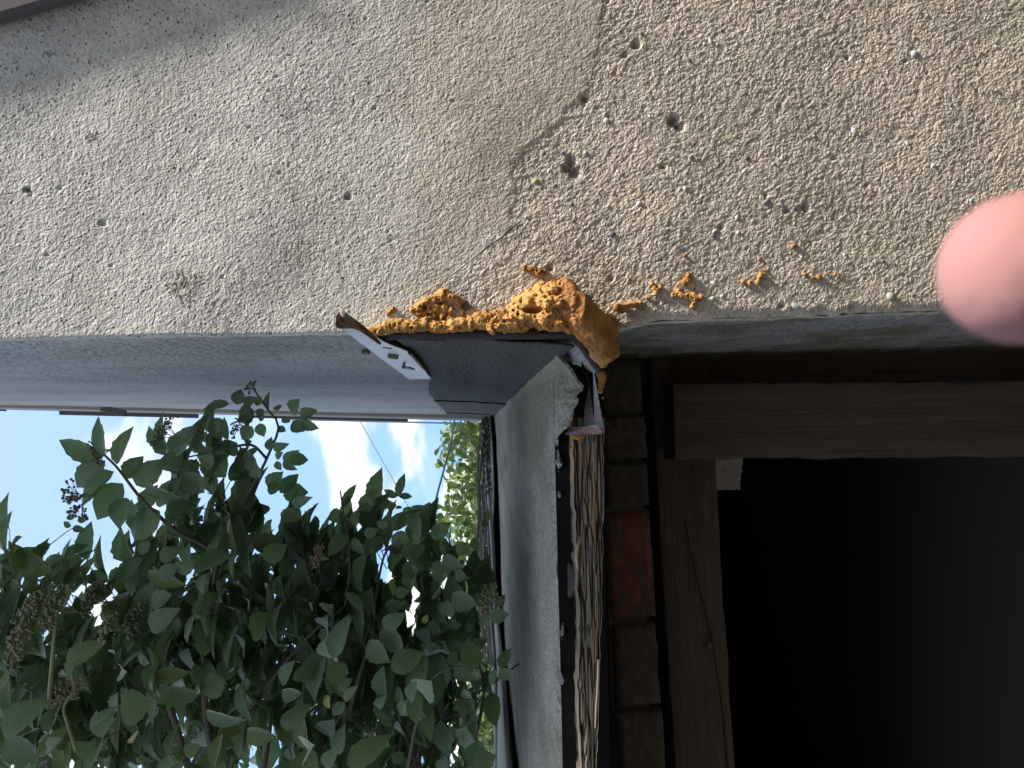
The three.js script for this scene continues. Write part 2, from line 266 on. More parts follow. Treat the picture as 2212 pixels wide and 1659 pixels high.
// side of the wall running away from the camera, grey smooth render
const grain1 = (() => { const W = 512; const d = texture(W, W, (i, j) => { const n = wrapN(i / 2, j / 2, 256, 256, 1), m = wrapN(i / 16, j / 16, 32, 32, 2), f = hash(i, j, 5); const v = 0.82 + 0.8 * (n - 0.5) + 0.6 * (f - 0.5) + 0.25 * (m - 0.5); return [v, v, v]; }); return d; })();
const grainB = (() => texture(512, 512, (i, j) => { const v = 0.5 + 0.6 * (wrapN(i / 3, j / 3, 170.667 | 0, 170, 1) - 0.5) + 0.5 * (hash(i, j, 9) - 0.5); return [v, v, v]; }, false))();
{
  const mat = std({ map: grain1, bumpMap: grainB, bumpScale: 0.007, roughness: 0.55, vertexColors: true });
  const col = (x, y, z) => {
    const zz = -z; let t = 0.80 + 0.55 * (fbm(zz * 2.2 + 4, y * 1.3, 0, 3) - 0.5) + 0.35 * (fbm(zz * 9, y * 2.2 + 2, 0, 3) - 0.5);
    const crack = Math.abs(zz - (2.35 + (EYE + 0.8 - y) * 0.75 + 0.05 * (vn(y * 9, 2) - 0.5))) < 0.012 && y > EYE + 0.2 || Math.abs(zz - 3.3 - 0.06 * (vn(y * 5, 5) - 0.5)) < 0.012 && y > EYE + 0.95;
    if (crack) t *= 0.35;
    const moss = smooth(0.46, 0.6, fbm(zz * 9 + 2, y * 9, 0, 4)) * (y < RY - 0.01 ? 0.85 : 0.12); return mix3([0.42 * t, 0.40 * t, 0.375 * t], [0.20, 0.19, 0.125], moss);  // moss, far denser below the roof, where it partly paints in the shade
  };
  // rows reach from below the roof to the eaves
  const nz = 260, ny = 150, z0 = FZ + 0.010;
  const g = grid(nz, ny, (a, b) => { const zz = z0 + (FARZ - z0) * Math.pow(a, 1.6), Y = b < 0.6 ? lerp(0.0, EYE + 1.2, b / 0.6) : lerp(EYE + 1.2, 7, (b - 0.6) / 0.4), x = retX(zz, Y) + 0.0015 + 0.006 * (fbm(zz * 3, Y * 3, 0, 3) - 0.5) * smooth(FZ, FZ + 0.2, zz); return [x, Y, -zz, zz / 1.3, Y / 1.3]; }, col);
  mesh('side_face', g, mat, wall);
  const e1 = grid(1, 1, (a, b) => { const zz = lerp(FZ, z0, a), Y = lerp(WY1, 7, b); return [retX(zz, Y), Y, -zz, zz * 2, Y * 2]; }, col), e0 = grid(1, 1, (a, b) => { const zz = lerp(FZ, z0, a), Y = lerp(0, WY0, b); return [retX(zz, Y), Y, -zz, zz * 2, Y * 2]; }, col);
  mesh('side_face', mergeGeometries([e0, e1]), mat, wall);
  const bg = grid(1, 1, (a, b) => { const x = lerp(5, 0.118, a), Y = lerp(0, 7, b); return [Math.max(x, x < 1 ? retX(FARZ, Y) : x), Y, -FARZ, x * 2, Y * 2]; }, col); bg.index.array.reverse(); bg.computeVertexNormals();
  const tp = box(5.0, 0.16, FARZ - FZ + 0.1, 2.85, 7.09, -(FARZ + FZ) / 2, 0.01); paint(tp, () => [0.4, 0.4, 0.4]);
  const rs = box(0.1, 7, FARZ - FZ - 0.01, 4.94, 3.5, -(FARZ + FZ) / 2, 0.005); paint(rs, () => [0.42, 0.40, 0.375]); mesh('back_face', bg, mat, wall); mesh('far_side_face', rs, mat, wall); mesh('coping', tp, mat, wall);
}
{ // pebbles that stand out of the concrete
  const geos = [0, 1, 2].map(k => { const g = new THREE.IcosahedronGeometry(1, 1), p = g.attributes.position; for (let i = 0; i < p.count; i++) { const v = V(p.getX(i), p.getY(i), p.getZ(i)); v.multiplyScalar(0.82 + 0.36 * vn(v.x * 1.6 + k * 7 + 9, v.y * 1.6 + 5, v.z * 1.6 + 5.5)); p.setXYZ(i, v.x, v.y, v.z); } const q = mergeVertices(g.deleteAttribute('normal').deleteAttribute('uv'), 1e-4); q.computeVertexNormals(); return q; });
  const mats = [[0.42, 0.42, 0.40], [0.15, 0.15, 0.16], [0.62, 0.60, 0.55], [0.40, 0.33, 0.20], [0.24, 0.22, 0.21], [0.36, 0.20, 0.13], [0.33, 0.34, 0.30]].map(c => std({ color: rgb(...c), roughness: 0.75 }));
  const r = rng(21), list = [[1975, 116, 9, 0, 1], [1157, 391, 7, 3, 2.2], [1612, 342, 6, 1, 1.3], [1480, 408, 6, 0, 1.2], [1322, 506, 7, 1, 1.1], [1845, 283, 6, 2, 1.4], [2015, 358, 5, 2, 1.2], [1380, 440, 6, 2, 1], [1720, 662, 7, 6, 1.8], [1925, 640, 10, 6, 1], [1915, 668, 6, 2, 1], [1940, 672, 7, 0, 1], [1640, 560, 5, 5, 1], [1130, 334, 5, 0, 1], [1215, 330, 4, 1, 1], [1265, 330, 5, 0, 1], [1310, 260, 7, 2, 1], [1540, 510, 6, 1, 1.3], [1250, 690, 5, 4, 1], [1560, 640, 5, 0, 1.2]];
  for (let i = 0; i < 110; i++) { const x = 1130 + r() * 1060, y = r() * 660; list.push([x, y, 2.6 + 3.2 * r() * r(), Math.floor(r() * 7), 1 + r()]); }
  for (const [px, py, rp, m, e] of list) { const p = at(px, py, FZ); if (p.y > coatY(p.x) - 0.005 || p.x < edgeX(p.y) + 0.006) continue; const o = mesh('pebble', geos[Math.floor(r() * 3)], mats[m], wall), s = rp * FZ / FPX; o.position.set(p.x, p.y, -FZ + wallH(p.x, p.y) + s * 0.05); o.scale.set(s * (r() < 0.5 ? e : 1), s * 0.95, s * 0.6); o.rotation.z = r() * 6; }
}
// boards and strips closing the far end of the wall
{
  const t = thing('corner_trim', 'narrow white and dark strips edging the far end of the grey wall', 'trim');
  const white = std({ color: rgb(0.62, 0.62, 0.62), roughness: 0.6 }), dark = std({ color: rgb(0.10, 0.085, 0.075), roughness: 0.8 }), tan = std({ color: rgb(0.34, 0.28, 0.22), roughness: 0.8 });
  const strip = (name, m, y0, y1, dx, w, d, z) => { const f = (a, b, i, j) => { const Y = lerp(y0, y1, b), xx = retX(FARZ, Y) + dx, c = [[0, 0], [-w, 0], [-w, -d], [0, -d]][i % 4]; return [xx + c[0], Y, -z + c[1], a, b * 8]; }; const g = grid(4, 6, f).toNonIndexed(); g.computeVertexNormals(); mesh(name, g, m, t); };
  strip('strip', tan, RY + 0.1, 7, 0.004, 0.03, 0.03, FARZ + 0.01);
  strip('strip', white, RY + 0.05, 7, -0.022, 0.022, 0.03, FARZ + 0.02);
  strip('plank', dark, EYE + 3.95, 7, -0.042, 0.014, 0.03, FARZ + 0.02);
  strip('plank', dark, EYE + 2.35, EYE + 3.5, -0.042, 0.035, 0.04, FARZ + 0.02);
  strip('plank', dark, EYE + 0.55, EYE + 1.9, -0.042, 0.022, 0.04, FARZ + 0.02);
  strip('strip', white, EYE + 0.15, EYE + 1.6, -0.062, 0.015, 0.03, FARZ + 0.02);
  const b = mesh('bracket', box(0.05, 0.2, 0.03, 0, 0, 0), dark, t); b.position.set(retX(6.2, EYE + 2.9) - 0.03, EYE + 2.9, -6.2); b.rotation.z = -0.25;
}
{ // sloping board above the wall, top left of the picture
  const a = at(-260, 133, 1.195), b = at(520, -95, 1.195), d = b.clone().sub(a), len = d.length(), g = box(len, 0.14, 0.026, 0, 0, 0, 0.006);
  const o = mesh('eave_board', g, std({ color: rgb(0.10, 0.082, 0.082), roughness: 0.85 })); tag(o, 'dark purple brown board crossing the top left corner over the wall', 'board');
  d.normalize(); const n = V(-d.y, d.x, 0); if (n.x < 0) n.negate(); const c = a.clone().lerp(b, 0.5).addScaledVector(n, 0.07); o.position.set(c.x, c.y, -1.184); o.rotation.z = Math.atan2(d.y, d.x);
}

// ---------------------------------------------------------------- felt roof of the shed
const feltMap = (() => { const W = 1024; return texture(W, W, (i, j) => { const n = wrapN(i / 2.5, j / 2.5, 409, 409, 3), f = hash(i, j, 4), m = wrapN(i / 30, j / 30, 34, 34, 8); let v = 0.70 + 0.55 * (n - 0.5) + 0.5 * (f - 0.5) + 0.18 * (m - 0.5); if (hash(i >> 1, j >> 1, 77) > 0.996) v += 0.5; return [v, v, v]; }); })();
const feltB = (() => texture(512, 512, (i, j) => { const v = 0.5 + 0.6 * (wrapN(i / 2, j / 2, 256, 256, 1) - 0.5) + 0.6 * (hash(i, j, 6) - 0.5); return [v, v, v]; }, false))();
const felt = std({ map: feltMap, bumpMap: feltB, bumpScale: 0.005, roughness: 0.9, vertexColors: true });
const feltDark = std({ map: feltMap, bumpMap: feltB, bumpScale: 0.006, roughness: 0.7, vertexColors: true });
const tar = new THREE.MeshPhysicalMaterial({ color: rgb(0.018, 0.017, 0.017), roughness: 1, specularIntensity: 0.3 });
const roofing = thing('felt_roofing', 'torn grey mineral roofing felt with dark turned up strip along the wall', 'roofing');
{
  const E = [[1203, 745], [1222, 762], [1229, 776], [1238, 793], [1244, 808], [1254, 817], [1253, 824], [1244, 834], [1247, 856], [1237, 859], [1234, 875], [1230, 900], [1226, 913], [1212, 929], [1198, 943], [1195, 967], [1198, 990], [1203, 1002], [1196, 1012], [1195, 1050], [1200, 1070], [1194, 1085], [1195, 1130], [1197, 1212], [1201, 1300], [1203, 1331], [1208, 1364], [1205, 1400], [1206, 1440], [1202, 1475], [1203, 1510], [1208, 1536], [1206, 1590], [1208, 1659], [1209, 1750]].map(([a, b]) => onY(a, b, RY)).map(p => [p.x, -p.z]).sort((a, b) => a[0] - b[0]);
  const nu = 420, nv = 70, xw = 0.152;
  const X = a => a < 0.86 ? lerp(xw, -0.78, a / 0.86) : lerp(-0.78, -2.7, (a - 0.86) / 0.14);
  const g = grid(nu, nv, (a, b, i) => {
    const x = X(a), ze = interp(E, x) + (x > -0.8 ? 0.010 * (hash(i, 5, 1) - 0.5) * (0.3 + 1.4 * vn(i / 9, 2)) + 0.012 * (vn(i / 5, 8) - 0.5) : 0), zc = Math.max(ze, 1.335), drop = (RY - EYE) * (zc / ze - 1), zb = 6.5, t = 1 - Math.pow(1 - b, 2.4), z = lerp(zb, zc, t);
    const near = smooth(0.10, 0, z - zc), fall = smooth(0.16, 0, z - zc), curl = near * near * (0.022 * (vn(x * 14, 4) - 0.62)) - 0.002 * near + fall * fall * drop;
    const wallRise = 0.018 * smooth(0.05, 0, Math.abs(x - xw));
    return [Math.min(x, retX(z, RY) - 0.004), RY + 0.010 * (fbm(x * 3, z * 2, 0, 3) - 0.5) + curl + wallRise + 0.0, -z, x / 1.5 + 0.2, z / 1.5];
  }, (x, y, z) => {
    const zz = -z, n = fbm(x * 5, zz * 3, 0, 4), moss = smooth(0.50, 0.72, fbm(x * 4 + 2, zz * 1.6 + 4, 0, 4) + 0.20 * smooth(-0.25, 0.15, x)) * 0.8;
    const t = 0.92 + 0.35 * (n - 0.5); let c = [0.53 * t, 0.49 * t, 0.435 * t]; c = mix3(c, [0.30 * t, 0.31 * t, 0.19 * t], moss);
    const st = smooth(0.62, 0.78, fbm(x * 26, zz * 5, 0, 3)) * 0.35; return mix3(c, [0.2, 0.2, 0.19], st);
  });
  g.index.array.reverse(); g.computeVertexNormals(); const p = g.attributes.normal; let up = p.getY(2000); if (up < 0) { g.index.array.reverse(); g.computeVertexNormals(); }
  mesh('roof_sheet', thicken(g, nu, nv, 0.0045), felt, roofing);
  // second sheet lapped over the back: its edge makes the long dark joint
  const J = [[1060, 884], [1066, 960], [1072, 1080], [1076, 1250], [1084, 1400], [1096, 1530], [1110, 1659], [1122, 1760]].map(([a, b]) => onY(a, b, RY + 0.02)).map(q => [q.x, -q.z]).sort((a, b) => a[0] - b[0]);
  const lap = grid(90, 14, (a, b) => { const x = lerp(0.12, -2.6, a), ze = interp(J, x), z = lerp(6.9, ze, b); return [Math.min(x, retX(z, RY) - 0.003), RY + 0.016 + 0.022 * smooth(0.25, 0, z - ze) * (0.4 + 0.8 * vn(x * 5, 3)) + 0.006 * vn(x * 4, z * 3), -z, x / 0.55, z / 0.55]; }, (x, y, z) => { const t = 0.75 + 0.5 * (fbm(x * 5, z * 3, 0, 3) - 0.5); return [0.40 * t, 0.415 * t, 0.36 * t]; });
  if (lap.attributes.normal.getY(40) < 0) { lap.index.array.reverse(); lap.computeVertexNormals(); }
  mesh('lapped_sheet', thicken(lap, 90, 14, 0.005), felt, roofing);
  // felt turned up against the side of the wall
  const T = [[834, 729], [862, 744], [884, 764], [920, 803], [930, 822], [927, 850], [938, 862], [952, 874], [966, 888], [978, 900]].map(([a, b]) => onX(a, b, 0.143)).map(q => [-q.z, q.y]).sort((a, b) => a[0] - b[0]);
  const sheetUp = (z0, z1, off, tone, nz) => {
    const s = grid(nz, 26, (a, b) => { const z = lerp(z0, z1, a), top = interp(T, z) + 0.006 * (vn(z * 26, 3) - 0.5), Y = lerp(RY - 0.004, top, b); return [retX(z, Y) - off - 0.012 * (1 - b) * (1 - b) - 0.004 * (fbm(z * 6, Y * 8, 0, 3)), Y, -z, Y / 1.3, z / 1.3]; }, (x, y, z) => { const t = tone * (0.8 + 0.6 * (fbm(-z * 4, y * 14, 0, 3) - 0.5)); return [0.070 * t, 0.065 * t, 0.059 * t]; });
    if (s.attributes.normal.getX(200) > 0) { s.index.array.reverse(); s.computeVertexNormals(); } return thicken(s, nz, 26, 0.004);
  };
  mesh('upstand', sheetUp(FZ - 0.006, 3.45, 0.007, 1, 120), feltDark, roofing);
  mesh('upstand', sheetUp(3.38, 5.2, 0.013, 1.5, 40), feltDark, roofing);
  mesh('upstand', sheetUp(5.12, 6.8, 0.019, 1.9, 30), feltDark, roofing);
  // rolled front lip of the upstand, purplish granules
  const lipMat = std({ color: rgb(0.085, 0.068, 0.072), bumpMap: feltB, bumpScale: 0.002, roughness: 0.85 });
  mesh('lip', tube([[836, 727], [880, 724], [960, 724], [1060, 724], [1160, 724], [1238, 722]].map(([a, b]) => at(a, b, FZ - 0.006)), 0.0065, 0.0075, 8, 60), lipMat, roofing);
  // corner flap folded over the front of the roof
  const flapMat = std({ color: rgb(0.27, 0.265, 0.27), bumpMap: feltB, bumpScale: 0.0016, roughness: 0.9, map: feltMap.clone() });
  flapMat.map.repeat.set(2, 2); flapMat.map.needsUpdate = true; flapMat.color.setRGB(0.33, 0.32, 0.315);
  const fl = (pts, amp, seed) => polySheet(ragged(pts.map(([a, b, z]) => at(a, b, z)), 0.005, amp, seed), 0.003);
  mesh('corner_flap', fl([[1206, 742, 1.37], [1231, 729, 1.23], [1240, 724, 1.20], [1268, 766, 1.235], [1294, 802, 1.27], [1286, 806, 1.28], [1278, 803, 1.29], [1264, 792, 1.30], [1256, 781, 1.31], [1256, 792, 1.31], [1248, 788, 1.32], [1240, 788, 1.33], [1229, 769, 1.35]], 0.002, 31), flapMat, roofing);
  mesh('lip', tube([[1239, 722, 1.192], [1266, 761, 1.22], [1293, 800, 1.255]].map(([a, b, z]) => at(a, b, z)), 0.007, 0.006, 8, 30), lipMat, roofing);
  mesh('drip_flap', fl([[1266, 804, 1.40], [1283, 802, 1.31], [1290, 840, 1.32], [1298, 888, 1.33], [1307, 932, 1.335], [1303, 937, 1.335], [1287, 918, 1.36], [1262, 921, 1.41], [1262, 890, 1.41], [1265, 868, 1.41], [1273, 832, 1.40]], 0.0012, 32), flapMat, roofing);
  const red = std({ map: texture(256, 256, (i, j) => { const n = fbm(i / 40, j / 40, 0, 3), f = hash(i, j, 2); const k = smooth(0.42, 0.6, n) * smooth(0.25, 0.8, f); return mix3([0.26, 0.235, 0.25], [0.36, 0.13, 0.12], k); }), bumpMap: feltB, bumpScale: 0.0015, roughness: 0.9 }); red.map.repeat.set(12, 12);
  mesh('folded_tab', fl([[1231, 923, 1.44], [1262, 921, 1.36], [1288, 918, 1.31], [1305, 936, 1.295], [1300, 938, 1.295], [1262, 939, 1.34], [1221, 938, 1.44]], 0.0008, 33), red, roofing);
  mesh('hanging_scrap', fl([[1201, 1424, 1.5], [1206, 1430, 1.49], [1212, 1455, 1.485], [1219, 1470, 1.48], [1215, 1480, 1.48], [1207, 1476, 1.485], [1203, 1455, 1.49]], 0.001, 34), flapMat, roofing);
  for (const [a, b, w, s] of [[1201, 998, 5, 4], [1206, 1362, 4, 9], [1206, 1536, 4, 10]]) mesh('scrap', fl([[a - w, b - w, 1.47], [a + w * 0.6, b - w * 0.6, 1.455], [a + w, b + w * 0.2, 1.45], [a + w * 0.4, b + w, 1.455], [a - w, b + w, 1.47]].map(([p, q, z]) => [p, q, z - (b < 930 ? 0.12 : 0)]), 0.001, 40 + s), flapMat, roofing);
  // black underlay hanging behind the torn edge, with curled lower edges
  const under = grid(160, 10, (a, b) => { const x = lerp(0.135, -1.7, a), Y = lerp(RY - 0.003, RY - 0.10, b); return [x, Y, -(1.50 + 0.012 * vn(x * 9, Y * 20)), x * 2, Y * 2]; });
  if (under.attributes.normal.getZ(20) < 0) { under.index.array.reverse(); under.computeVertexNormals(); }
  mesh('underlay', thicken(under, 160, 10, 0.003), tar, roofing);
  const curlMat = std({ color: rgb(0.03, 0.029, 0.028), roughness: 0.7 });
  for (const [x0, y0, y1, w] of [[1236, 1216, 1290, 13]]) {
    const s = grid(14, 8, (a, b) => { const y = lerp(y0, y1, a), k = Math.sin(Math.PI * Math.pow(a, 0.7)) * w * (0.8 + 0.4 * vn(a * 7, w)), t = b * 2.2; const p = at(x0 - 10 + (10 + k) * b, y, 1.49 - 0.03 * Math.sin(t) * Math.sin(Math.PI * a)); return [p.x, p.y, p.z, a, b]; });
    if (s.attributes.normal.getZ(30) < 0) { s.index.array.reverse(); s.computeVertexNormals(); }
    mesh('curled_edge', thicken(s, 14, 8, 0.002), curlMat, roofing);
  }
}
// zinc flashing strip nailed above the upstand, its end torn off the wall
{
  const t = thing('zinc_flashing', 'pale zinc flashing strip with bent rusty end above the dark felt', 'flashing');
  const L = [[733, 707, 1.125], [770, 735, 1.25], [803, 760, 1.42], [845, 791, 1.72], [884, 820, 2.14]].map(([a, b, z]) => at(a, b, z)), R = [[766, 706, 1.14], [800, 723, 1.18], [838, 743, 1.235], [884, 762, 1.33], [906, 787, 1.52], [931, 819, 1.93]].map(([a, b, z]) => at(a, b, z));
  const cl = new THREE.CatmullRomCurve3(L), cr = new THREE.CatmullRomCurve3(R), S = (a, b) => cl.getPoint(a).lerp(cr.getPoint(a), b);
  const zinc = std({ color: rgb(0.78, 0.79, 0.80), metalness: 0.35, roughness: 0.5, map: texture(256, 512, (i, j) => { const n = wrapN(i / 2, j / 14, 128, 36, 3), f = wrapN(i / 8, j / 30, 32, 17, 5); const d = smooth(0.80, 0.93, n) * smooth(0.4, 0.7, f) * 0.7; return mix3([0.88, 0.89, 0.90], [0.35, 0.35, 0.35], d); }) });
  const g = grid(50, 10, (a, b) => { const p = S(a, b); return [p.x - 0.0012 * (vn(a * 18, b * 2) - 0.5), p.y, p.z, b, a * 2]; }); if (g.attributes.normal.getX(100) > 0) { g.index.array.reverse(); g.computeVertexNormals(); }
  mesh('strip', thicken(g, 50, 10, 0.0015), zinc, t);
  const dark = std({ color: rgb(0.03, 0.03, 0.03), roughness: 0.9 }), rust = std({ color: rgb(0.11, 0.105, 0.085), roughness: 0.85 }), brown = std({ color: rgb(0.25, 0.19, 0.155), roughness: 0.75, map: texture(128, 128, (i, j) => { const v = fbm(i / 14, j / 14, 0, 4); return mix3([0.95, 0.9, 0.85], [0.35, 0.25, 0.2], smooth(0.5, 0.7, v)); }) });
  const nrm = a => { const p = S(a, 0.5), q = S(a + 0.02, 0.5).sub(p), w = S(a, 1).sub(S(a, 0)); const n = q.cross(w).normalize(); if (n.x > 0) n.negate(); return n; };
  const put = (name, a, b, geo, m, up = 0.002) => { const o = mesh(name, geo, m, t), p = S(a, b), n = nrm(a); o.position.copy(p).addScaledVector(n, up); o.quaternion.setFromUnitVectors(V(0, 0, 1), n); return o; };
  put('slot', 0.46, 0.72, new THREE.CylinderGeometry(0.0035, 0.0035, 0.0012, 10).rotateX(Math.PI / 2).scale(1, 2.6, 1), dark, 0.0006);
  put('slot', 0.83, 0.55, new THREE.CylinderGeometry(0.0045, 0.0045, 0.0012, 10).rotateX(Math.PI / 2).scale(1, 3.2, 1), dark, 0.0006);
  put('fixing_block', 0.58, 0.55, box(0.009, 0.019, 0.010, 0, 0, 0, 0.002), rust, 0.004);
  const nl = mergeGeometries([new THREE.CylinderGeometry(0.003, 0.003, 0.016, 8).rotateX(Math.PI / 2), new THREE.BoxGeometry(0.003, 0.026, 0.003).rotateZ(0.5).translate(0, -0.006, 0.004), new THREE.BoxGeometry(0.003, 0.026, 0.003).rotateZ(-0.5).translate(0, -0.01, 0.004)].map(x => x.toNonIndexed()));
  put('bent_nail', 0.72, 0.6, nl, rust, 0.006);
  const bl = mesh('wall_clip', box(0.008, 0.012, 0.03, 0, 0, 0, 0.002), rust, t); bl.position.copy(onX(790, 760, retX(1.4, EYE + 0.17) - 0.004)); 
  // rusty end piece curling off the front
  const A = [[733, 661, 1.13], [748, 676, 1.125], [788, 707, 1.15], [822, 741, 1.185]].map(([a, b, z]) => at(a, b, z)), B = [[727, 682, 1.12], [727, 706, 1.118], [766, 709, 1.135], [822, 744, 1.183]].map(([a, b, z]) => at(a, b, z));
  const ca = new THREE.CatmullRomCurve3(A), cb = new THREE.CatmullRomCurve3(B); const e = grid(24, 6, (a, b) => { const p = ca.getPoint(a).lerp(cb.getPoint(a), b); return [p.x, p.y, p.z - 0.006 * Math.sin(Math.PI * b), a, b]; }); if (e.attributes.normal.getZ(60) < 0) { e.index.array.reverse(); e.computeVertexNormals(); }
  mesh('bent_end', thicken(e, 24, 6, 0.0015), brown, t);
  // folded ridge along the lower edge
  mesh('fold', tube([[884, 762, 1.325], [900, 779, 1.45], [919, 801, 1.72]].map(([a, b, z]) => at(a, b, z)), 0.0032, 0.0032, 6, 14), std({ color: rgb(0.20, 0.19, 0.17), roughness: 0.8 }), t);
}

// ---------------------------------------------------------------- expanding foam
const foamMat = std({ vertexColors: true, roughness: 0.82 });
function capDist(p, a, b, ra, rb) { const ab = b.clone().sub(a), t = clamp(p.clone().sub(a).dot(ab) / ab.lengthSq()); return p.distanceTo(a.clone().addScaledVector(ab, t)) - lerp(ra, rb, t); }
function foamColor(x, y, z) { const n = fbm(x * 60, y * 60, z * 60, 3), m = fbm(x * 14 + 3, y * 14, z * 14, 3), f = vn(x * 400, y * 400, z * 400); const t = 0.86 + 0.5 * (n - 0.5) + 0.2 * (f - 0.5); return mix3([0.47 * t, 0.238 * t, 0.062 * t], [0.34 * t, 0.145 * t, 0.034 * t], smooth(0.42, 0.66, m)); }
function foam(name, label, balls, opt) { // balls: [px, py, radius px, depth, squash]
  const h = opt.h, K = opt.k ?? 0.006, bs = balls.map(([a, b, r, z]) => { const p = at(a, b, z ?? FZ - 0.004); return [p.x, p.y, p.z, r * (z ?? FZ) / FPX]; });
  const cut = (opt.cut || []).map(([a, b, ra, rb, z, rz]) => { const p = at(a, b, z); return [p.x, p.y, p.z, rb * z / FPX, ra * z / FPX, rz]; });
  const lo = [1e9, 1e9, 1e9], hi = [-1e9, -1e9, -1e9]; for (const b of bs) for (let k = 0; k < 3; k++) { lo[k] = Math.min(lo[k], b[k] - b[3] - 0.008); hi[k] = Math.max(hi[k], b[k] + b[3] + 0.008); }
  const n = lo.map((v, k) => Math.ceil((hi[k] - v) / h) + 2), sq = opt.squash ?? 0.7;
  const f = (x, y, z) => {
    let s = 0; for (const b of bs) { const dx = x - b[0], dy = y - b[1], dz = (z - b[2]) / sq, d = Math.sqrt(dx * dx + dy * dy + dz * dz) - b[3]; s += Math.exp(-d / K); }
    let d = -K * Math.log(s + 1e-30); if (d > 0.012) return d;
    d += opt.relief(x, y, z);
    for (const c of cut) { const e = Math.sqrt(((x - c[0]) / c[3]) ** 2 + ((y - c[1]) / c[4]) ** 2 + ((z - c[2]) / c[5]) ** 2); d = Math.max(d, (1 - e) * Math.min(c[3], c[4], c[5])); }
    return d;
  };
  const g = paint(surfaceNet(f, lo, n, h), opt.color || foamColor); const o = mesh(name, g, foamMat); return tag(o, label, 'foam', opt.group);
}
const bubbles = (x, y, z, s, k) => { // rounded cells: distance to the nearest jittered lattice point
  x *= s; y *= s; z *= s; const xi = Math.floor(x), yi = Math.floor(y), zi = Math.floor(z); let m = 9;
  for (let a = -1; a < 2; a++) for (let b = -1; b < 2; b++) for (let c = -1; c < 2; c++) { const u = xi + a, v = yi + b, w = zi + c, dx = u + hash(u, v, w + k) - x, dy = v + hash(u, v, w + k + 50) - y, dz = w + hash(u, v, w + k + 99) - z; m = Math.min(m, dx * dx + dy * dy + dz * dz); }
  return Math.sqrt(m);
};
const xSplit = at(1228, 660, FZ);
foam('foam_lump', 'big lump of dried orange foam at the felt corner', [[1100, 695, 20, 1.19], [1122, 684, 30, 1.19], [1150, 662, 40, 1.19], [1185, 650, 43, 1.18], [1218, 645, 38, 1.17], [1195, 680, 38, 1.17], [1240, 668, 36, 1.165], [1262, 690, 34, 1.165], [1283, 712, 32, 1.17], [1300, 735, 32, 1.18], [1305, 760, 24, 1.19], [1296, 772, 14, 1.2], [1322, 690, 20, 1.19], [1345, 668, 14, 1.19], [1368, 660, 8, 1.19], [1060, 705, 16, 1.185]],
  { h: 0.0012, k: 0.006, squash: 0.85, cut: [[1152, 669, 24, 8.5, 1.163, 0.02], [1082, 693, 30, 5, 1.172, 0.012], [1110, 668, 5, 4, 1.165, 0.02], [1096, 673, 6, 4, 1.17, 0.02], [1120, 676, 5, 5, 1.16, 0.02], [1070, 678, 6, 4, 1.17, 0.02], [1050, 684, 7, 4, 1.175, 0.02]],
    relief: (x, y, z) => {
      const g = smooth(0.02, -0.02, (xSplit.y - y) - 0.1 * 0 + 0.0 + 0.25 * (x - xSplit.x)); const n = fbm(x * 45, y * 45, z * 45 + 3.3, 2) - 0.5;
      const rough = g > 0.02 ? 0.014 * (fbm(x * 110, y * 110, z * 110 + 1.1, 3) - 0.5) + 0.008 * (bubbles(x, y, z, 60, 7) - 0.45) + 0.0035 * (bubbles(x, y, z, 210, 17) - 0.45) + 0.003 * (vn(x * 480, y * 480, z * 480 + 0.5) - 0.5) : 0;
      const wr = Math.abs(fbm(x * 38 + 5, y * 26, z * 38 + 2.2, 3) - 0.5) * 0.026 - 0.004 + 0.0016 * (vn(x * 300, y * 300, z * 300 + 0.5) - 0.5);
      return 0.010 * n + lerp(wr, rough, g);
    },
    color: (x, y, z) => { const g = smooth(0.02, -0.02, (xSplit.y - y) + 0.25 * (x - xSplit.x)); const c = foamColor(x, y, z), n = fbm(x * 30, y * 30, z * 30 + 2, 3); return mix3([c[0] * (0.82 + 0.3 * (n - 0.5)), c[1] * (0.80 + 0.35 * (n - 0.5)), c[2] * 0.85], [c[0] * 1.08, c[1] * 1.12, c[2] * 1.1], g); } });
const lacy = (s, hole, k) => (x, y, z) => { const b = bubbles(x, y, z, s, k), b2 = bubbles(x, y, z, s * 2.1, k + 20); return 0.011 * (fbm(x * 75, y * 75, z * 75 + k, 3) - 0.47) + (b < hole ? (hole - b) * 0.03 : 0) + (b2 < 0.36 ? (0.36 - b2) * 0.016 : 0) - 0.0008; };
foam('foam_strip', 'long crumbly bead of orange foam along the front of the dark felt', [[796, 712, 6], [806, 716, 8], [822, 712, 11], [838, 707, 13], [858, 704, 13], [878, 703, 13], [898, 701, 13], [918, 702, 14], [938, 702, 13], [958, 704, 13], [978, 701, 14], [998, 702, 14], [1018, 701, 14], [1038, 699, 15], [1058, 698, 17], [1078, 697, 18], [1096, 695, 20], [1010, 690, 9], [1030, 688, 10], [1050, 684, 11], [1072, 680, 11], [1090, 675, 11], [1110, 704, 14], [1135, 703, 12]].map(b => [...b, FZ - 0.012]), { h: 0.001, k: 0.003, squash: 0.8, relief: lacy(92, 0.37, 3) });
foam('foam_patch', 'lacy patch of orange foam stuck on the wall over the bead', [[892, 668, 6], [903, 664, 8], [915, 657, 9], [928, 653, 10], [941, 647, 11], [950, 638, 12], [963, 636, 12], [975, 640, 11], [985, 647, 10], [994, 655, 8], [1000, 666, 6], [1001, 678, 6], [998, 690, 6], [930, 670, 7], [945, 668, 8], [960, 668, 8], [975, 672, 7], [905, 674, 7], [918, 680, 6], [938, 684, 6], [955, 686, 6], [972, 688, 6], [985, 690, 6]].map(b => [...b, FZ - 0.002]), { h: 0.001, k: 0.0022, squash: 1.1, relief: lacy(100, 0.40, 9) });
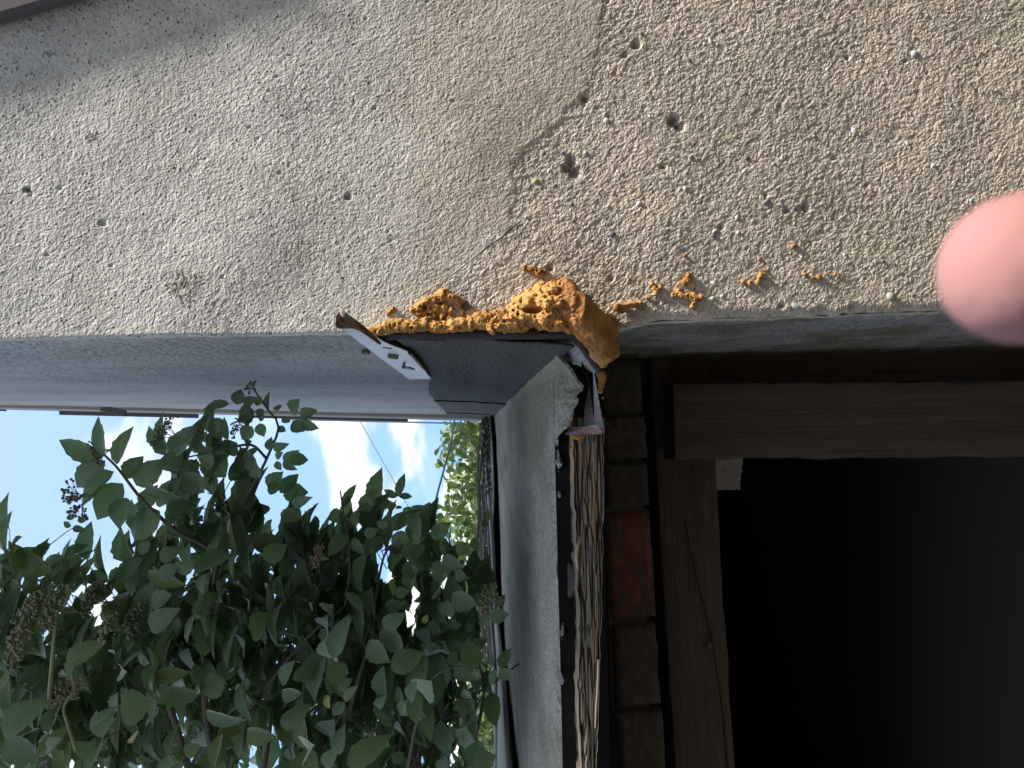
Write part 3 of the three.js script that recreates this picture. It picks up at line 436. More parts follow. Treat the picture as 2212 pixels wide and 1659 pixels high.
const crumbs = [
  [[[1133, 579, 5], [1145, 582, 7], [1158, 584, 8], [1168, 590, 8], [1178, 584, 6]], 'flat orange foam scrap on the wall above the big lump'],
  [[[836, 677, 5], [843, 671, 5], [849, 665, 4]], 'tiny orange foam crumb on the wall near the bent zinc end'],
  [[[1487, 592, 6], [1485, 602, 7], [1476, 613, 6], [1466, 624, 5], [1455, 636, 5], [1470, 637, 7], [1484, 640, 8], [1497, 642, 9], [1513, 641, 7], [1500, 655, 8], [1497, 664, 5]], 'branching orange foam splash on the rough wall right of the lump'],
  [[[1406, 613, 4], [1412, 622, 5], [1420, 628, 5], [1425, 618, 4], [1417, 634, 4]], 'small forked orange foam splash left of the branching one'],
  [[[1650, 582, 4], [1647, 592, 5], [1642, 602, 5], [1638, 609, 4]], 'small curved orange foam smear on the wall'],
  [[[1738, 594, 4], [1743, 600, 4], [1757, 600, 4], [1770, 597, 4], [1786, 592, 4]], 'thin orange foam streak lying across the rough wall'],
  [[[1804, 592, 3.5], [1812, 588, 4]], 'tiny orange foam speck at the far end of the streak'],
  [[[1715, 530, 5.5]], 'round rusty orange foam dot alone on the wall'],
  [[[1479, 553, 4], [1477, 564, 4]], 'tiny orange foam drip over the branching splash'],
  [[[1604, 609, 3.5], [1620, 613, 4]], 'tiny orange foam crumb between two smears'],
  [[[1383, 654, 6], [1395, 660, 6], [1374, 658, 7], [1398, 645, 4], [1388, 668, 4]], 'crumbly orange foam tail beside the big lump'],
];
let ck = 0; for (const [b, l] of crumbs) foam('foam_splash', l, b.map(q => [...q, FZ - 0.002]), { h: 0.0009, k: 0.0018, squash: 0.9, relief: lacy(150, 0.42, 30 + ck++), group: 'foam splashes on the wall' });
foam('foam_bead', 'brown foam bulging out behind the grey drip flap', [[1297, 806, 8], [1301, 818, 9], [1298, 832, 7], [1297, 845, 6], [1303, 860, 4]].map(q => [...q, 1.36]), { h: 0.0014, k: 0.003, squash: 1, relief: (x, y, z) => 0.006 * (fbm(x * 60, y * 60, z * 60 + 1, 3) - 0.5) });
foam('foam_bead', 'small brown foam lump under the folded felt tab', [[1238, 936, 8], [1248, 941, 9], [1258, 938, 8]].map(q => [...q, 1.42]), { h: 0.0014, k: 0.003, squash: 1, relief: (x, y, z) => 0.006 * (fbm(x * 60, y * 60, z * 60 + 8, 3) - 0.5) });

// ---------------------------------------------------------------- the shed under the roof
const woodTex = (s, c0, c1, gx) => texture(512, 512, (i, j) => { const n = wrapN(i / 64, j / gx, 8, 512 / gx, s), m = wrapN(i / 128, j / (gx * 3), 4, Math.floor(512 / (gx * 3)), s + 1), f = wrapN(i / 10, j / 2, 51, 256, s + 2); return mix3(c0, c1, clamp(0.5 * n + 0.3 * m + 0.3 * f)); });
const shed = thing('shed', 'open dark shed front of old timbers, rotten beam and brick under the felt', 'shed');
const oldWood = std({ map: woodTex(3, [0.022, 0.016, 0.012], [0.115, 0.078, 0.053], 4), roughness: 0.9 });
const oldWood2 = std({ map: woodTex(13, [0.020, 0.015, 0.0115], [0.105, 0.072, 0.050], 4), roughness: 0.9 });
{
  // rotten fascia beam: deep grooves along the grain
  const x0 = at(1270, 925, 1.45).x, x1 = -1.7, nu = 520, nv = 150;
  const yTop = [[1659, 1249], [1500, 1243], [1380, 1246], [1250, 1240], [1150, 1236], [1000, 1233], [900, 1230]], yBot = [[1659, 1282], [1560, 1288], [1400, 1294], [1250, 1299], [1000, 1301], [900, 1302]];
  const wv = (x, s) => s * 900 + 4 * fbm(x * 3.5, s * 30, 0, 3);
  const crk = (x, s) => { const w = wv(x, s), a = 1 - smooth(0.02, 0.13, Math.abs(vn(w * 0.16 + 3, x * 8) - 0.5)), b = 1 - smooth(0.02, 0.12, Math.abs(vn(w * 0.36 + 8, x * 17) - 0.5)); return [a, b]; };
  const rel = (x, s) => { const w = wv(x, s), [a, b] = crk(x, s), l = vn(w * 0.12 + 1, x * 10), c = vn(w * 0.9, x * 14); return -0.008 * a - 0.005 * b - 0.005 * l - 0.002 * c + 0.004 * (fbm(x * 9, s * 40 + 4, 0, 2) - 0.5); };
  const g = grid(nu, nv, (a, b) => {
    const x = lerp(x0 + 0.02, x1, a), pyy = 929 - x * FPX / 1.45, T = at(interp([...yTop].reverse(), pyy), pyy, 1.45).y + 0.004 * (vn(x * 60, 1) - 0.5), B = at(interp([...yBot].reverse(), pyy), pyy, 1.45).y + 0.004 * (vn(x * 25, 7) - 0.5);
    const H = T - B, D = 0.05, per = [[0, 0.12], [0.12, 0.62], [0.62, 0.74], [0.74, 1]]; // top, front, bottom, back
    let y, z, ny = 0, nz = 0, t;
    if (b < 0.12) { t = b / 0.12; y = T; z = lerp(-D, 0, t); ny = 1; } else if (b < 0.74) { t = (b - 0.12) / 0.62; y = lerp(T, B, t); z = 0; nz = 1; const e = Math.min(t, 1 - t) * H; const rr = 0.012; if (e < rr) { z -= rr - Math.sqrt(Math.max(0, rr * rr - (rr - e) ** 2)); } } else if (b < 0.86) { t = (b - 0.74) / 0.12; y = B; z = lerp(0, -D, t); ny = -1; } else { t = (b - 0.86) / 0.14; y = lerp(B, T, t); z = -D; nz = -1; }
    const s = y, h = rel(x, s) * (nz > 0 ? 1 : 0.3);
    return [x, y + ny * h, -1.42 + z + nz * h, x / 0.5, y / 0.12];
  }, (x, y, z) => { const w = wv(x, y), [a, b] = crk(x, y), n = vn(w * 0.6, x * 8), m = fbm(x * 5 + 3, y * 26, 0, 3), f = vn(w * 1.3, x * 20); let c = mix3([0.19, 0.16, 0.125], [0.34, 0.285, 0.215], clamp(0.1 + 0.7 * n + 0.4 * (f - 0.5))); c = mix3(c, [0.17, 0.155, 0.11], smooth(0.5, 0.7, m) * 0.7); c = mix3(c, [0.44, 0.27, 0.14], smooth(0.6, 0.72, vn(x * 8 + 1.3, y * 80)) * 0.4); return mix3(c, [0.09, 0.07, 0.05], clamp(a + 0.7 * b) * 0.45); });  // grooves darkened in the colour as well, painting in their shade
  if (g.attributes.normal.getZ(Math.floor(nv * 0.4) * (nu + 1) + 200) < 0) { g.index.array.reverse(); g.computeVertexNormals(); }
  mesh('rotten_beam', g, std({ vertexColors: true, roughness: 0.93 }), shed).userData.label = 'rotten grooved timber beam under the torn felt';
  const splWood = std({ color: rgb(0.42, 0.33, 0.22), roughness: 0.9 });
  mesh('splinter', tube([[1293, 1425, 1.41], [1292, 1470, 1.40], [1288, 1530, 1.40], [1286, 1572, 1.405]].map(([a, b, z]) => at(a, b, z)), 0.0032, 0.0016, 5, 16), splWood, shed);
  mesh('splinter', tube([[1252, 1160, 1.43], [1246, 1200, 1.42], [1250, 1240, 1.43]].map(([a, b, z]) => at(a, b, z)), 0.004, 0.002, 5, 10), splWood, shed);
  // single course of bricks behind the beam
  const brickG = k => { const nu = 22, nv = 9; const fr = (s) => { const g = new THREE.BoxGeometry(1, 1, 1, 10, 5, 4), p = g.attributes.position; for (let i = 0; i < p.count; i++) { const x = p.getX(i), y = p.getY(i), z = p.getZ(i), n = fbm(x * 6 + s * 9, y * 4 + s, z * 3 + s + 0.3, 3) - 0.5, e = Math.max(Math.abs(x), Math.abs(y)) > 0.49 ? -0.04 : 0; p.setXYZ(i, x + 0.03 * n + e * Math.sign(x) * 0.4, y + 0.10 * n + e * Math.sign(y), z + 0.10 * n); } const q = mergeVertices(g.deleteAttribute('normal').deleteAttribute('uv'), 1e-4); q.computeVertexNormals(); return q; }; return fr(k); };
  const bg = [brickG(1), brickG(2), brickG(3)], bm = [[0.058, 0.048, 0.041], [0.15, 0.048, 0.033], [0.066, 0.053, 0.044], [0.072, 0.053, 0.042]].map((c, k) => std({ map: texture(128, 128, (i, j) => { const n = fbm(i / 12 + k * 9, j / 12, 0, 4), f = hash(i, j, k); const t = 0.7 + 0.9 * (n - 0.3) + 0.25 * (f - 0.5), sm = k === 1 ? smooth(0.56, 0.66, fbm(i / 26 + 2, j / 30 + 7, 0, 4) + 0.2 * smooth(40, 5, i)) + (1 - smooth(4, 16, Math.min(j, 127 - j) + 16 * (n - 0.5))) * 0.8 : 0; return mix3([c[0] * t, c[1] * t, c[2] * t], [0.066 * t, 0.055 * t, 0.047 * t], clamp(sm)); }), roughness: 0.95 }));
  for (const q of bg) { const p = q.attributes.position, U = []; for (let i = 0; i < p.count; i++) U.push(p.getX(i) + 0.5, p.getY(i) + 0.5); q.setAttribute('uv', new THREE.Float32BufferAttribute(U, 2)); }
  const rows = [[775, 895, 0], [900, 992, 2], [1000, 1092, 0], [1102, 1335, 1], [1345, 1520, 3], [1530, 1700, 2], [1710, 1900, 0], [1910, 2130, 3], [2140, 2370, 2], [2380, 2600, 0]];
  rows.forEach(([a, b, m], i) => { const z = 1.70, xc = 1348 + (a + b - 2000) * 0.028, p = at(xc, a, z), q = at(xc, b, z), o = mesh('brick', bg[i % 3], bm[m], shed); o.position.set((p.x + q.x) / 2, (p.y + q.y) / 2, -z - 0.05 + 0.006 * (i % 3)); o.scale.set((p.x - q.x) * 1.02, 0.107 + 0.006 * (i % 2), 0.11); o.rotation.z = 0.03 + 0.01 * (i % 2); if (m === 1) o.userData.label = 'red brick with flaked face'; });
  mesh('mortar_bed', box(2.2, 0.09, 0.09, -0.85, at(1350, 1100, 1.7).y + 0.002, -1.744, 0.003), std({ color: rgb(0.07, 0.06, 0.05), roughness: 1 }), shed);
  // timbers
  const beam = (name, p, q, h, d, m, label) => { const v = q.clone().sub(p), L = v.length(), nx = 90, g = new THREE.BoxGeometry(L, h, d, nx, 14, 6), a = g.attributes.position, U = g.attributes.uv; for (let i = 0; i < a.count; i++) { const x = a.getX(i), y = a.getY(i), z = a.getZ(i); const n = fbm(x * 4 + h * 90, (y + z) * 12, z * 9 + 0.2, 3) - 0.5; const gr = vn(y * 260 + 3 * fbm(x * 5, y * 9, 0, 2), x * 3, z * 40 + 0.5) - 0.5, ed = Math.min(1, Math.max(0, (Math.abs(y) / h - 0.42) * 12)); a.setXYZ(i, x, y + 0.016 * n * Math.sign(y || 1) - Math.sign(y) * ed * 0.006 * vn(x * 22, y * 9, 0.5), z + 0.008 * n + (z > 0 ? 0.004 * gr - ed * 0.006 * vn(x * 18, 3, 0.5) : 0)); U.setXY(i, x / 0.6, (y + z * 0.7) / 0.22); } g.computeVertexNormals(); const o = mesh(name, g, m, shed); o.position.copy(p).lerp(q, 0.5); o.quaternion.setFromUnitVectors(V(1, 0, 0), v.normalize()); if (label) o.userData.label = label; return o; };
  const rz = 1.80; // rail: lying timber below the bricks
  const ra = at(1462, 700, rz), rb = at(1530 + 0.064 * 900, 2660, rz); ra.z -= 0.05; rb.z -= 0.05;
  beam('rail', rb, ra, 0.152, 0.10, oldWood, 'dark horizontal timber rail');
  mesh('check_crack', tube([[1478, 1120, 1.795], [1500, 1230, 1.794], [1528, 1340, 1.794], [1548, 1450, 1.794], [1562, 1560, 1.794], [1570, 1659, 1.794]].map(([a, b, z]) => at(a, b, z)), 0.0012, 0.0018, 5, 30), std({ color: rgb(0.003, 0.003, 0.003), roughness: 1 }), shed);
  mesh('nail_head', new THREE.CylinderGeometry(0.007, 0.008, 0.006, 10).rotateX(Math.PI / 2).translate(...at(1533, 1394, 1.792).toArray()), std({ color: rgb(0.07, 0.06, 0.055), roughness: 0.6 }), shed);
  const pa = at(1456, 912, 1.70), pb = V(pa.x - 0.012, 0.1, pa.z); pa.z -= 0.04; pb.z -= 0.04;
  beam('post', pb, pa, 0.182, 0.09, oldWood2, 'wide dark upright post, its top end cut square');
  const qa = at(1250, 800, 1.83), qb = V(qa.x, 0.02, qa.z); qa.z -= 0.04; qb.z -= 0.04;
  beam('post', qb, qa, 0.085, 0.08, oldWood, 'narrow dark upright post against the wall');
  // roof boards, back and side walls, so the inside is dark
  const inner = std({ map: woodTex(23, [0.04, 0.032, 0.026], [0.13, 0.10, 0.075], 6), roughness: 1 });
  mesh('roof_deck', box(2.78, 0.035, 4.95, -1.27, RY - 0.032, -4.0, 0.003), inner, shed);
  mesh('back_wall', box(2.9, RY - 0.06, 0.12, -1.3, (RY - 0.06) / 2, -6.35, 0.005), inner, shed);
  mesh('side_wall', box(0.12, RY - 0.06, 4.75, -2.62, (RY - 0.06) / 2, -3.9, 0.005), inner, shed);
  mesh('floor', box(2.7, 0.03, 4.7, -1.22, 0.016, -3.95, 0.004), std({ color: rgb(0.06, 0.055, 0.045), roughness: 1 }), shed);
  const pl = at(1600, 1010, 2.15); const patchGeo = new THREE.BoxGeometry(0.15, 0.15, 0.1, 40, 40, 4); { const p = patchGeo.attributes.position; for (let i = 0; i < p.count; i++) { const n = fbm(p.getX(i) * 110, p.getY(i) * 110, p.getZ(i) * 110 + 4, 3) - 0.5; p.setXYZ(i, p.getX(i) + 0.012 * n, p.getY(i) + 0.02 * n, p.getZ(i) + 0.012 * n); } patchGeo.computeVertexNormals(); }
  const po = mesh('pale_lit_patch', patchGeo, std({ color: rgb(0.36, 0.32, 0.26), roughness: 0.95 }), shed); po.position.set(pl.x + 0.02, pl.y + 0.07, pl.z - 0.05); po.rotation.y = -0.3; po.userData.label = 'pale block behind the post standing in for a patch of light';  // pale colour stands in for light falling on the wall inside
}
{
  const web = std({ color: rgb(0.10, 0.095, 0.09), roughness: 1 });
  const t = thing('cobweb', 'dusty grey cobweb threads hanging on the wide dark post', 'cobweb'), r = rng(60);
  for (let i = 0; i < 9; i++) { const a = 1560 + r() * 160, b = 850 + r() * 110, p = at(a, b, 1.692), q = at(a + (r() - 0.3) * 120, b + (r() - 0.5) * 60, 1.69), m = p.clone().lerp(q, 0.5); m.y -= 0.006; m.z += 0.004; mesh('thread', tube([p, m, q], 0.0003, 0.0002, 4, 6), web, t); }
}
const ground = mesh('ground', grid(40, 40, (a, b) => { const x = (a - 0.5) * 240, z = (b - 0.5) * 240; return [x, -0.03 + 0.02 * vn(x, z), z, x, z]; }), std({ color: rgb(0.085, 0.08, 0.06), roughness: 1 }));
if (ground.geometry.attributes.normal.getY(50) < 0) { ground.geometry.index.array.reverse(); ground.geometry.computeVertexNormals(); }
tag(ground, 'earth and grass ground around the shed', 'ground', null, 'structure');

// unseen house added behind the camera to keep low light out of the shed
{
  const t = thing('added_shade_house', 'unseen brick house added behind the camera to shade the shed', 'house');
  mesh('wall', box(9, 3.4, 0.3, 0.5, 1.7, 1.45, 0.01), std({ color: rgb(0.17, 0.12, 0.095), roughness: 0.95 }), t); mesh('roof', box(9.4, 0.12, 0.9, 0.5, 3.46, 1.7, 0.01), std({ color: rgb(0.12, 0.09, 0.08), roughness: 0.9 }), t);
}

// ---------------------------------------------------------------- leaves
function leafGeo(seed, zig) { // length 1 along +y, width 1, upper side +z; 40 triangles
  const P = [], U = [], I = [], n = 10, r = rng(seed), bend = 0.10 + 0.22 * r(), fold = 0.10 + 0.22 * r(), tw = (r() - 0.5) * 0.5;
  for (let j = 0; j <= n; j++) {
    const t = j / n; let w = Math.pow(Math.sin(Math.PI * Math.pow(t, 0.78)), 0.85) * 0.5; if (t > 0.82) w *= lerp(1, 0.55, (t - 0.82) / 0.18) ; if (j === n) w = 0.004; if (j === 0) w = 0.015; w *= 1 + (j % 2 ? zig : -zig);
    for (let s = -1; s <= 1; s++) { const wob = s ? 0.03 * (r() - 0.5) : 0; let x = s * w * Math.cos(fold * 1.4), z = Math.abs(s) * w * Math.sin(fold * 1.8) + wob - bend * t * t + s * w * tw * t; P.push(x, t * (1 - 0.1 * bend), z); U.push(0.5 + s * 0.5 * Math.min(1, w * 2), t); }
  }
  for (let j = 0; j < n; j++) for (let s = 0; s < 2; s++) { const a = j * 3 + s; I.push(a, a + 1, a + 4, a, a + 4, a + 3); }
  const g = new THREE.BufferGeometry(); g.setAttribute('position', new THREE.Float32BufferAttribute(P, 3)); g.setAttribute('uv', new THREE.Float32BufferAttribute(U, 2)); g.setIndex(I); g.computeVertexNormals(); return g;
}
const leafGeos = [1, 2, 3, 4, 5, 6].map(k => leafGeo(k * 13, 0.045));
const leafTex = (c0, c1, vein, s) => texture(128, 256, (i, j) => {
  const u = (i + 0.5) / 128 * 2 - 1, t = (j + 0.5) / 256, au = Math.abs(u), n = fbm(i / 16, j / 16 + s * 9, 0, 3), f = hash(i, j, s);
  let k = 1 - smooth(0.015, 0.05, au); const ph = (t * 9 - au * 1.35) % 1, d = Math.min(Math.abs(ph - 0.5), 1); k = Math.max(k, (1 - smooth(0.02, 0.09, d)) * 0.55 * (1 - au * 0.5));
  return mix3(mix3(c0, c1, clamp(n + 0.35 * (f - 0.5))), vein, k * 0.55);
});
const leafBump = texture(128, 256, (i, j) => { const u = (i + 0.5) / 128 * 2 - 1, t = (j + 0.5) / 256, au = Math.abs(u), ph = (t * 9 - au * 1.35) % 1, v = 0.35 + 0.5 * Math.abs(ph - 0.5) * 2 - 0.3 * (1 - smooth(0, 0.08, au)) + 0.25 * (vn(i / 3, j / 3) - 0.5); return [v, v, v]; }, false);
const leafMat = (c0, c1, v, s, tr = 0.5) => new THREE.MeshPhysicalMaterial({ map: leafTex(c0, c1, v, s), bumpMap: leafBump, bumpScale: 0.0007, roughness: 0.85, clearcoat: 0.45, clearcoatRoughness: 0.42, transmission: tr, thickness: 0, side: THREE.DoubleSide, specularIntensity: 1 });
const elderMats = [leafMat([0.090, 0.170, 0.052], [0.138, 0.240, 0.075], [0.11, 0.16, 0.085], 1), leafMat([0.078, 0.152, 0.050], [0.118, 0.215, 0.072], [0.10, 0.14, 0.08], 2), leafMat([0.106, 0.188, 0.052], [0.152, 0.255, 0.074], [0.13, 0.18, 0.09], 3), leafMat([0.104, 0.180, 0.068], [0.152, 0.240, 0.095], [0.12, 0.16, 0.1], 4)];
const limeMat = leafMat([0.11, 0.165, 0.035], [0.16, 0.225, 0.05], [0.3, 0.36, 0.1], 5, 0.4), yellowMat = leafMat([0.32, 0.31, 0.06], [0.42, 0.40, 0.10], [0.45, 0.42, 0.15], 6, 0.4);
const vineMats = [leafMat([0.17, 0.26, 0.035], [0.24, 0.34, 0.05], [0.18, 0.26, 0.07], 7, 0.5), leafMat([0.16, 0.24, 0.04], [0.24, 0.33, 0.055], [0.2, 0.28, 0.08], 8, 0.5), leafMat([0.09, 0.16, 0.035], [0.14, 0.22, 0.045], [0.14, 0.2, 0.06], 9, 0.5)];
const barkMat = std({ map: texture(128, 256, (i, j) => { const n = fbm(i / 8, j / 24, 0, 4); return mix3([0.075, 0.062, 0.05], [0.17, 0.145, 0.115], n); }), roughness: 0.9 });
const greenStem = std({ color: rgb(0.10, 0.115, 0.055), roughness: 0.7 });
const leafQ = new THREE.Matrix4();
function leafMatrix(base, tip, w, nrm) { // leaf from base to tip, its upper side towards nrm
  const y = tip.clone().sub(base), L = y.length(); y.normalize(); const z = nrm.clone().addScaledVector(y, -nrm.dot(y)); if (z.lengthSq() < 1e-6) z.set(0.3, 0.5, 0.8).addScaledVector(y, -0.5); z.normalize(); const x = y.clone().cross(z);
  return new THREE.Matrix4().makeBasis(x.multiplyScalar(w), y.multiplyScalar(L), z.multiplyScalar(L * 0.8)).setPosition(base);
}
function Shrub(name, label) {
  const g = thing(name, label, 'shrub'), L = [], stalks = [], r = rng(label.length * 77 + 5);
  return {
    g, r, L, stalks,
    leaf(b, t, w, n, m) { L.push([leafMatrix(b, t, w, n), m ?? Math.floor(r() * 4), Math.floor(r() * 6), b.clone().lerp(t, 0.5)]); },
    compound(base, dir, len, leafLen, pairs = 2, m) { // a pinnate leaf: stalk with opposite leaflets and one at the end
      const up = V(0, 1, 0), side = dir.clone().cross(up).normalize(), sag = V(0, -1, 0), pt = t => base.clone().addScaledVector(dir, len * t).addScaledVector(sag, len * 0.28 * t * t);
      stalks.push(tube([pt(0), pt(0.5), pt(1)], 0.0016, 0.0009, 4, 5));
      const tilt = V((r() - 0.5) * 1.5 - 0.15, 0.25 + 0.6 * r(), 0.55 + (r() - 0.3) * 1.1);
      const one = (t, d, l) => { const b = pt(t), e = b.clone().addScaledVector(d, l); const n = tilt.clone().add(V((r() - 0.5) * 0.9, (r() - 0.5) * 0.6, (r() - 0.5) * 0.9)); this.leaf(b, e, l * (0.52 + 0.14 * r()), n, m); };
      for (let k = 0; k < pairs; k++) { const t = 0.45 + 0.45 * k / pairs; for (const s of [-1, 1]) { const d = side.clone().multiplyScalar(s).addScaledVector(dir, 0.55).add(V((r() - 0.5) * 0.5, -0.25 + (r() - 0.5) * 0.6, (r() - 0.5) * 0.5)).normalize(); one(t, d, leafLen * (0.75 + 0.3 * r())); } }
      one(1, dir.clone().add(V((r() - 0.5) * 0.4, -0.35, (r() - 0.5) * 0.4)).normalize(), leafLen * (0.95 + 0.25 * r()));
    },
    branch(pts, r0, r1, m = barkMat) { mesh('branch', tube(pts, r0, r1, 7, pts.length * 6), m, g); },
    umbel(c, dir, R, n, mat, stemMat, br = 0.0033) { // flat-topped head of berries
      const rays = [], ber = [], up = dir.clone().normalize(), a = V(0.3, 0.2, 0.9).cross(up).normalize(), b = up.clone().cross(a), foot = c.clone().addScaledVector(up, -R * 1.1);
      const bg = new THREE.IcosahedronGeometry(1, 1);
      const mains = 5; for (let i = 0; i < n; i++) { const k = i % mains, th = (k + 0.5 * (r() - 0.5) + 0.2) / mains * 6.283, rr = R * Math.sqrt(r()), p = c.clone().addScaledVector(a, Math.cos(th + (r() - 0.5)) * rr).addScaledVector(b, Math.sin(th + (r() - 0.5)) * rr).addScaledVector(up, (r() - 0.5) * R * 0.35 - rr * rr / R * 0.35); const hub = foot.clone().lerp(c.clone().addScaledVector(a, Math.cos(th) * R * 0.5).addScaledVector(b, Math.sin(th) * R * 0.5), 0.6); if (i < mains) rays.push(tube([foot, foot.clone().lerp(hub, 0.5).addScaledVector(up, R * 0.05), hub], 0.0013, 0.0009, 4, 4)); rays.push(tube([hub, hub.clone().lerp(p, 0.55).addScaledVector(up, R * 0.04), p], 0.0006, 0.0005, 3, 3)); const s = br * (0.75 + 0.5 * r()); const q = bg.clone(); q.scale(s, s * 1.1, s); q.translate(p.x, p.y, p.z); ber.push(q); }
      const st = mesh('umbel', mergeGeometries(rays), stemMat, g); mesh('berries', mergeGeometries(ber), mat, st); return foot;
    },
    trunk(z) { mesh('trunk', tube([V(-3.05, -0.05, -z), V(-2.98, 1.0, -z), V(-2.6, 1.9, -z + 0.1), V(-1.9, 2.15, -z + 0.15), V(-1.25, 2.05, -z + 0.2)], 0.03, 0.011, 8, 30), barkMat, g); },
    finish(max = 300) {
      if (stalks.length) { const s = mesh('leaf_stalks', mergeGeometries(stalks), greenStem, g); s.userData.kind = 'stuff'; }
      L.sort((p, q) => q[3].z - p[3].z); // nearest first
      L.slice(0, max).forEach(([M, m, k]) => { const o = mesh('leaf', leafGeos[k], m === 9 ? yellowMat : m === 8 ? limeMat : m >= 20 ? vineMats[m - 20] : elderMats[m], g); M.decompose(o.position, o.quaternion, o.scale); });
      const rest = L.slice(max), by = {};
      rest.forEach(e => (by[e[1] + '_' + (e[2] % 2)] ??= []).push(e));
      for (const k in by) { const [m, s] = k.split('_').map(Number), im = new THREE.InstancedMesh(leafGeos[s], m >= 20 ? vineMats[m - 20] : m === 8 ? limeMat : m === 9 ? yellowMat : elderMats[m], by[k].length); by[k].forEach((e, i) => im.setMatrixAt(i, e[0])); im.name = 'foliage'; im.userData.kind = 'stuff'; im.castShadow = im.receiveShadow = true; g.add(im); }
    },
  };
}
const Z6 = ([x, y]) => [x * 0.3418, 648 + y * 0.3418], Z7 = ([x, y]) => [x * 0.3418, 1092 + y * 0.3418], Z8 = ([x, y]) => [648 + x * 0.3418, 1092 + y * 0.3418], Z1 = ([x, y]) => [648 + x * 0.3418, 540 + y * 0.3418];
function placeLeaves(S, conv, list, z, dz) { // each: base, tip, width in enlarged picture units
  for (const [bx, by, tx, ty, w, m] of list) {
    const d = z + (S.r() - 0.5) * dz, [a, b] = conv([bx, by]), [c, e] = conv([tx, ty]); const B = at(a, b, d), T = at(c, e, d + (S.r() - 0.6) * 0.05);
    const n = V((S.r() - 0.5) * 0.7, 0.35 + (S.r() - 0.5) * 0.7, 0.9); S.leaf(B, T, w * 0.3418 * d / FPX * 1.12, n, m);
  }
}
const berryBrown = std({ color: rgb(0.15, 0.155, 0.075), roughness: 0.5 }), berryGreen = std({ color: rgb(0.20, 0.22, 0.08), roughness: 0.5 }), rayRed = std({ color: rgb(0.22, 0.13, 0.12), roughness: 0.7 }), rayGreen = std({ color: rgb(0.24, 0.25, 0.11), roughness: 0.7 });
const P = (l, z) => l.map(([a, b, d]) => at(a, b, d ?? z));

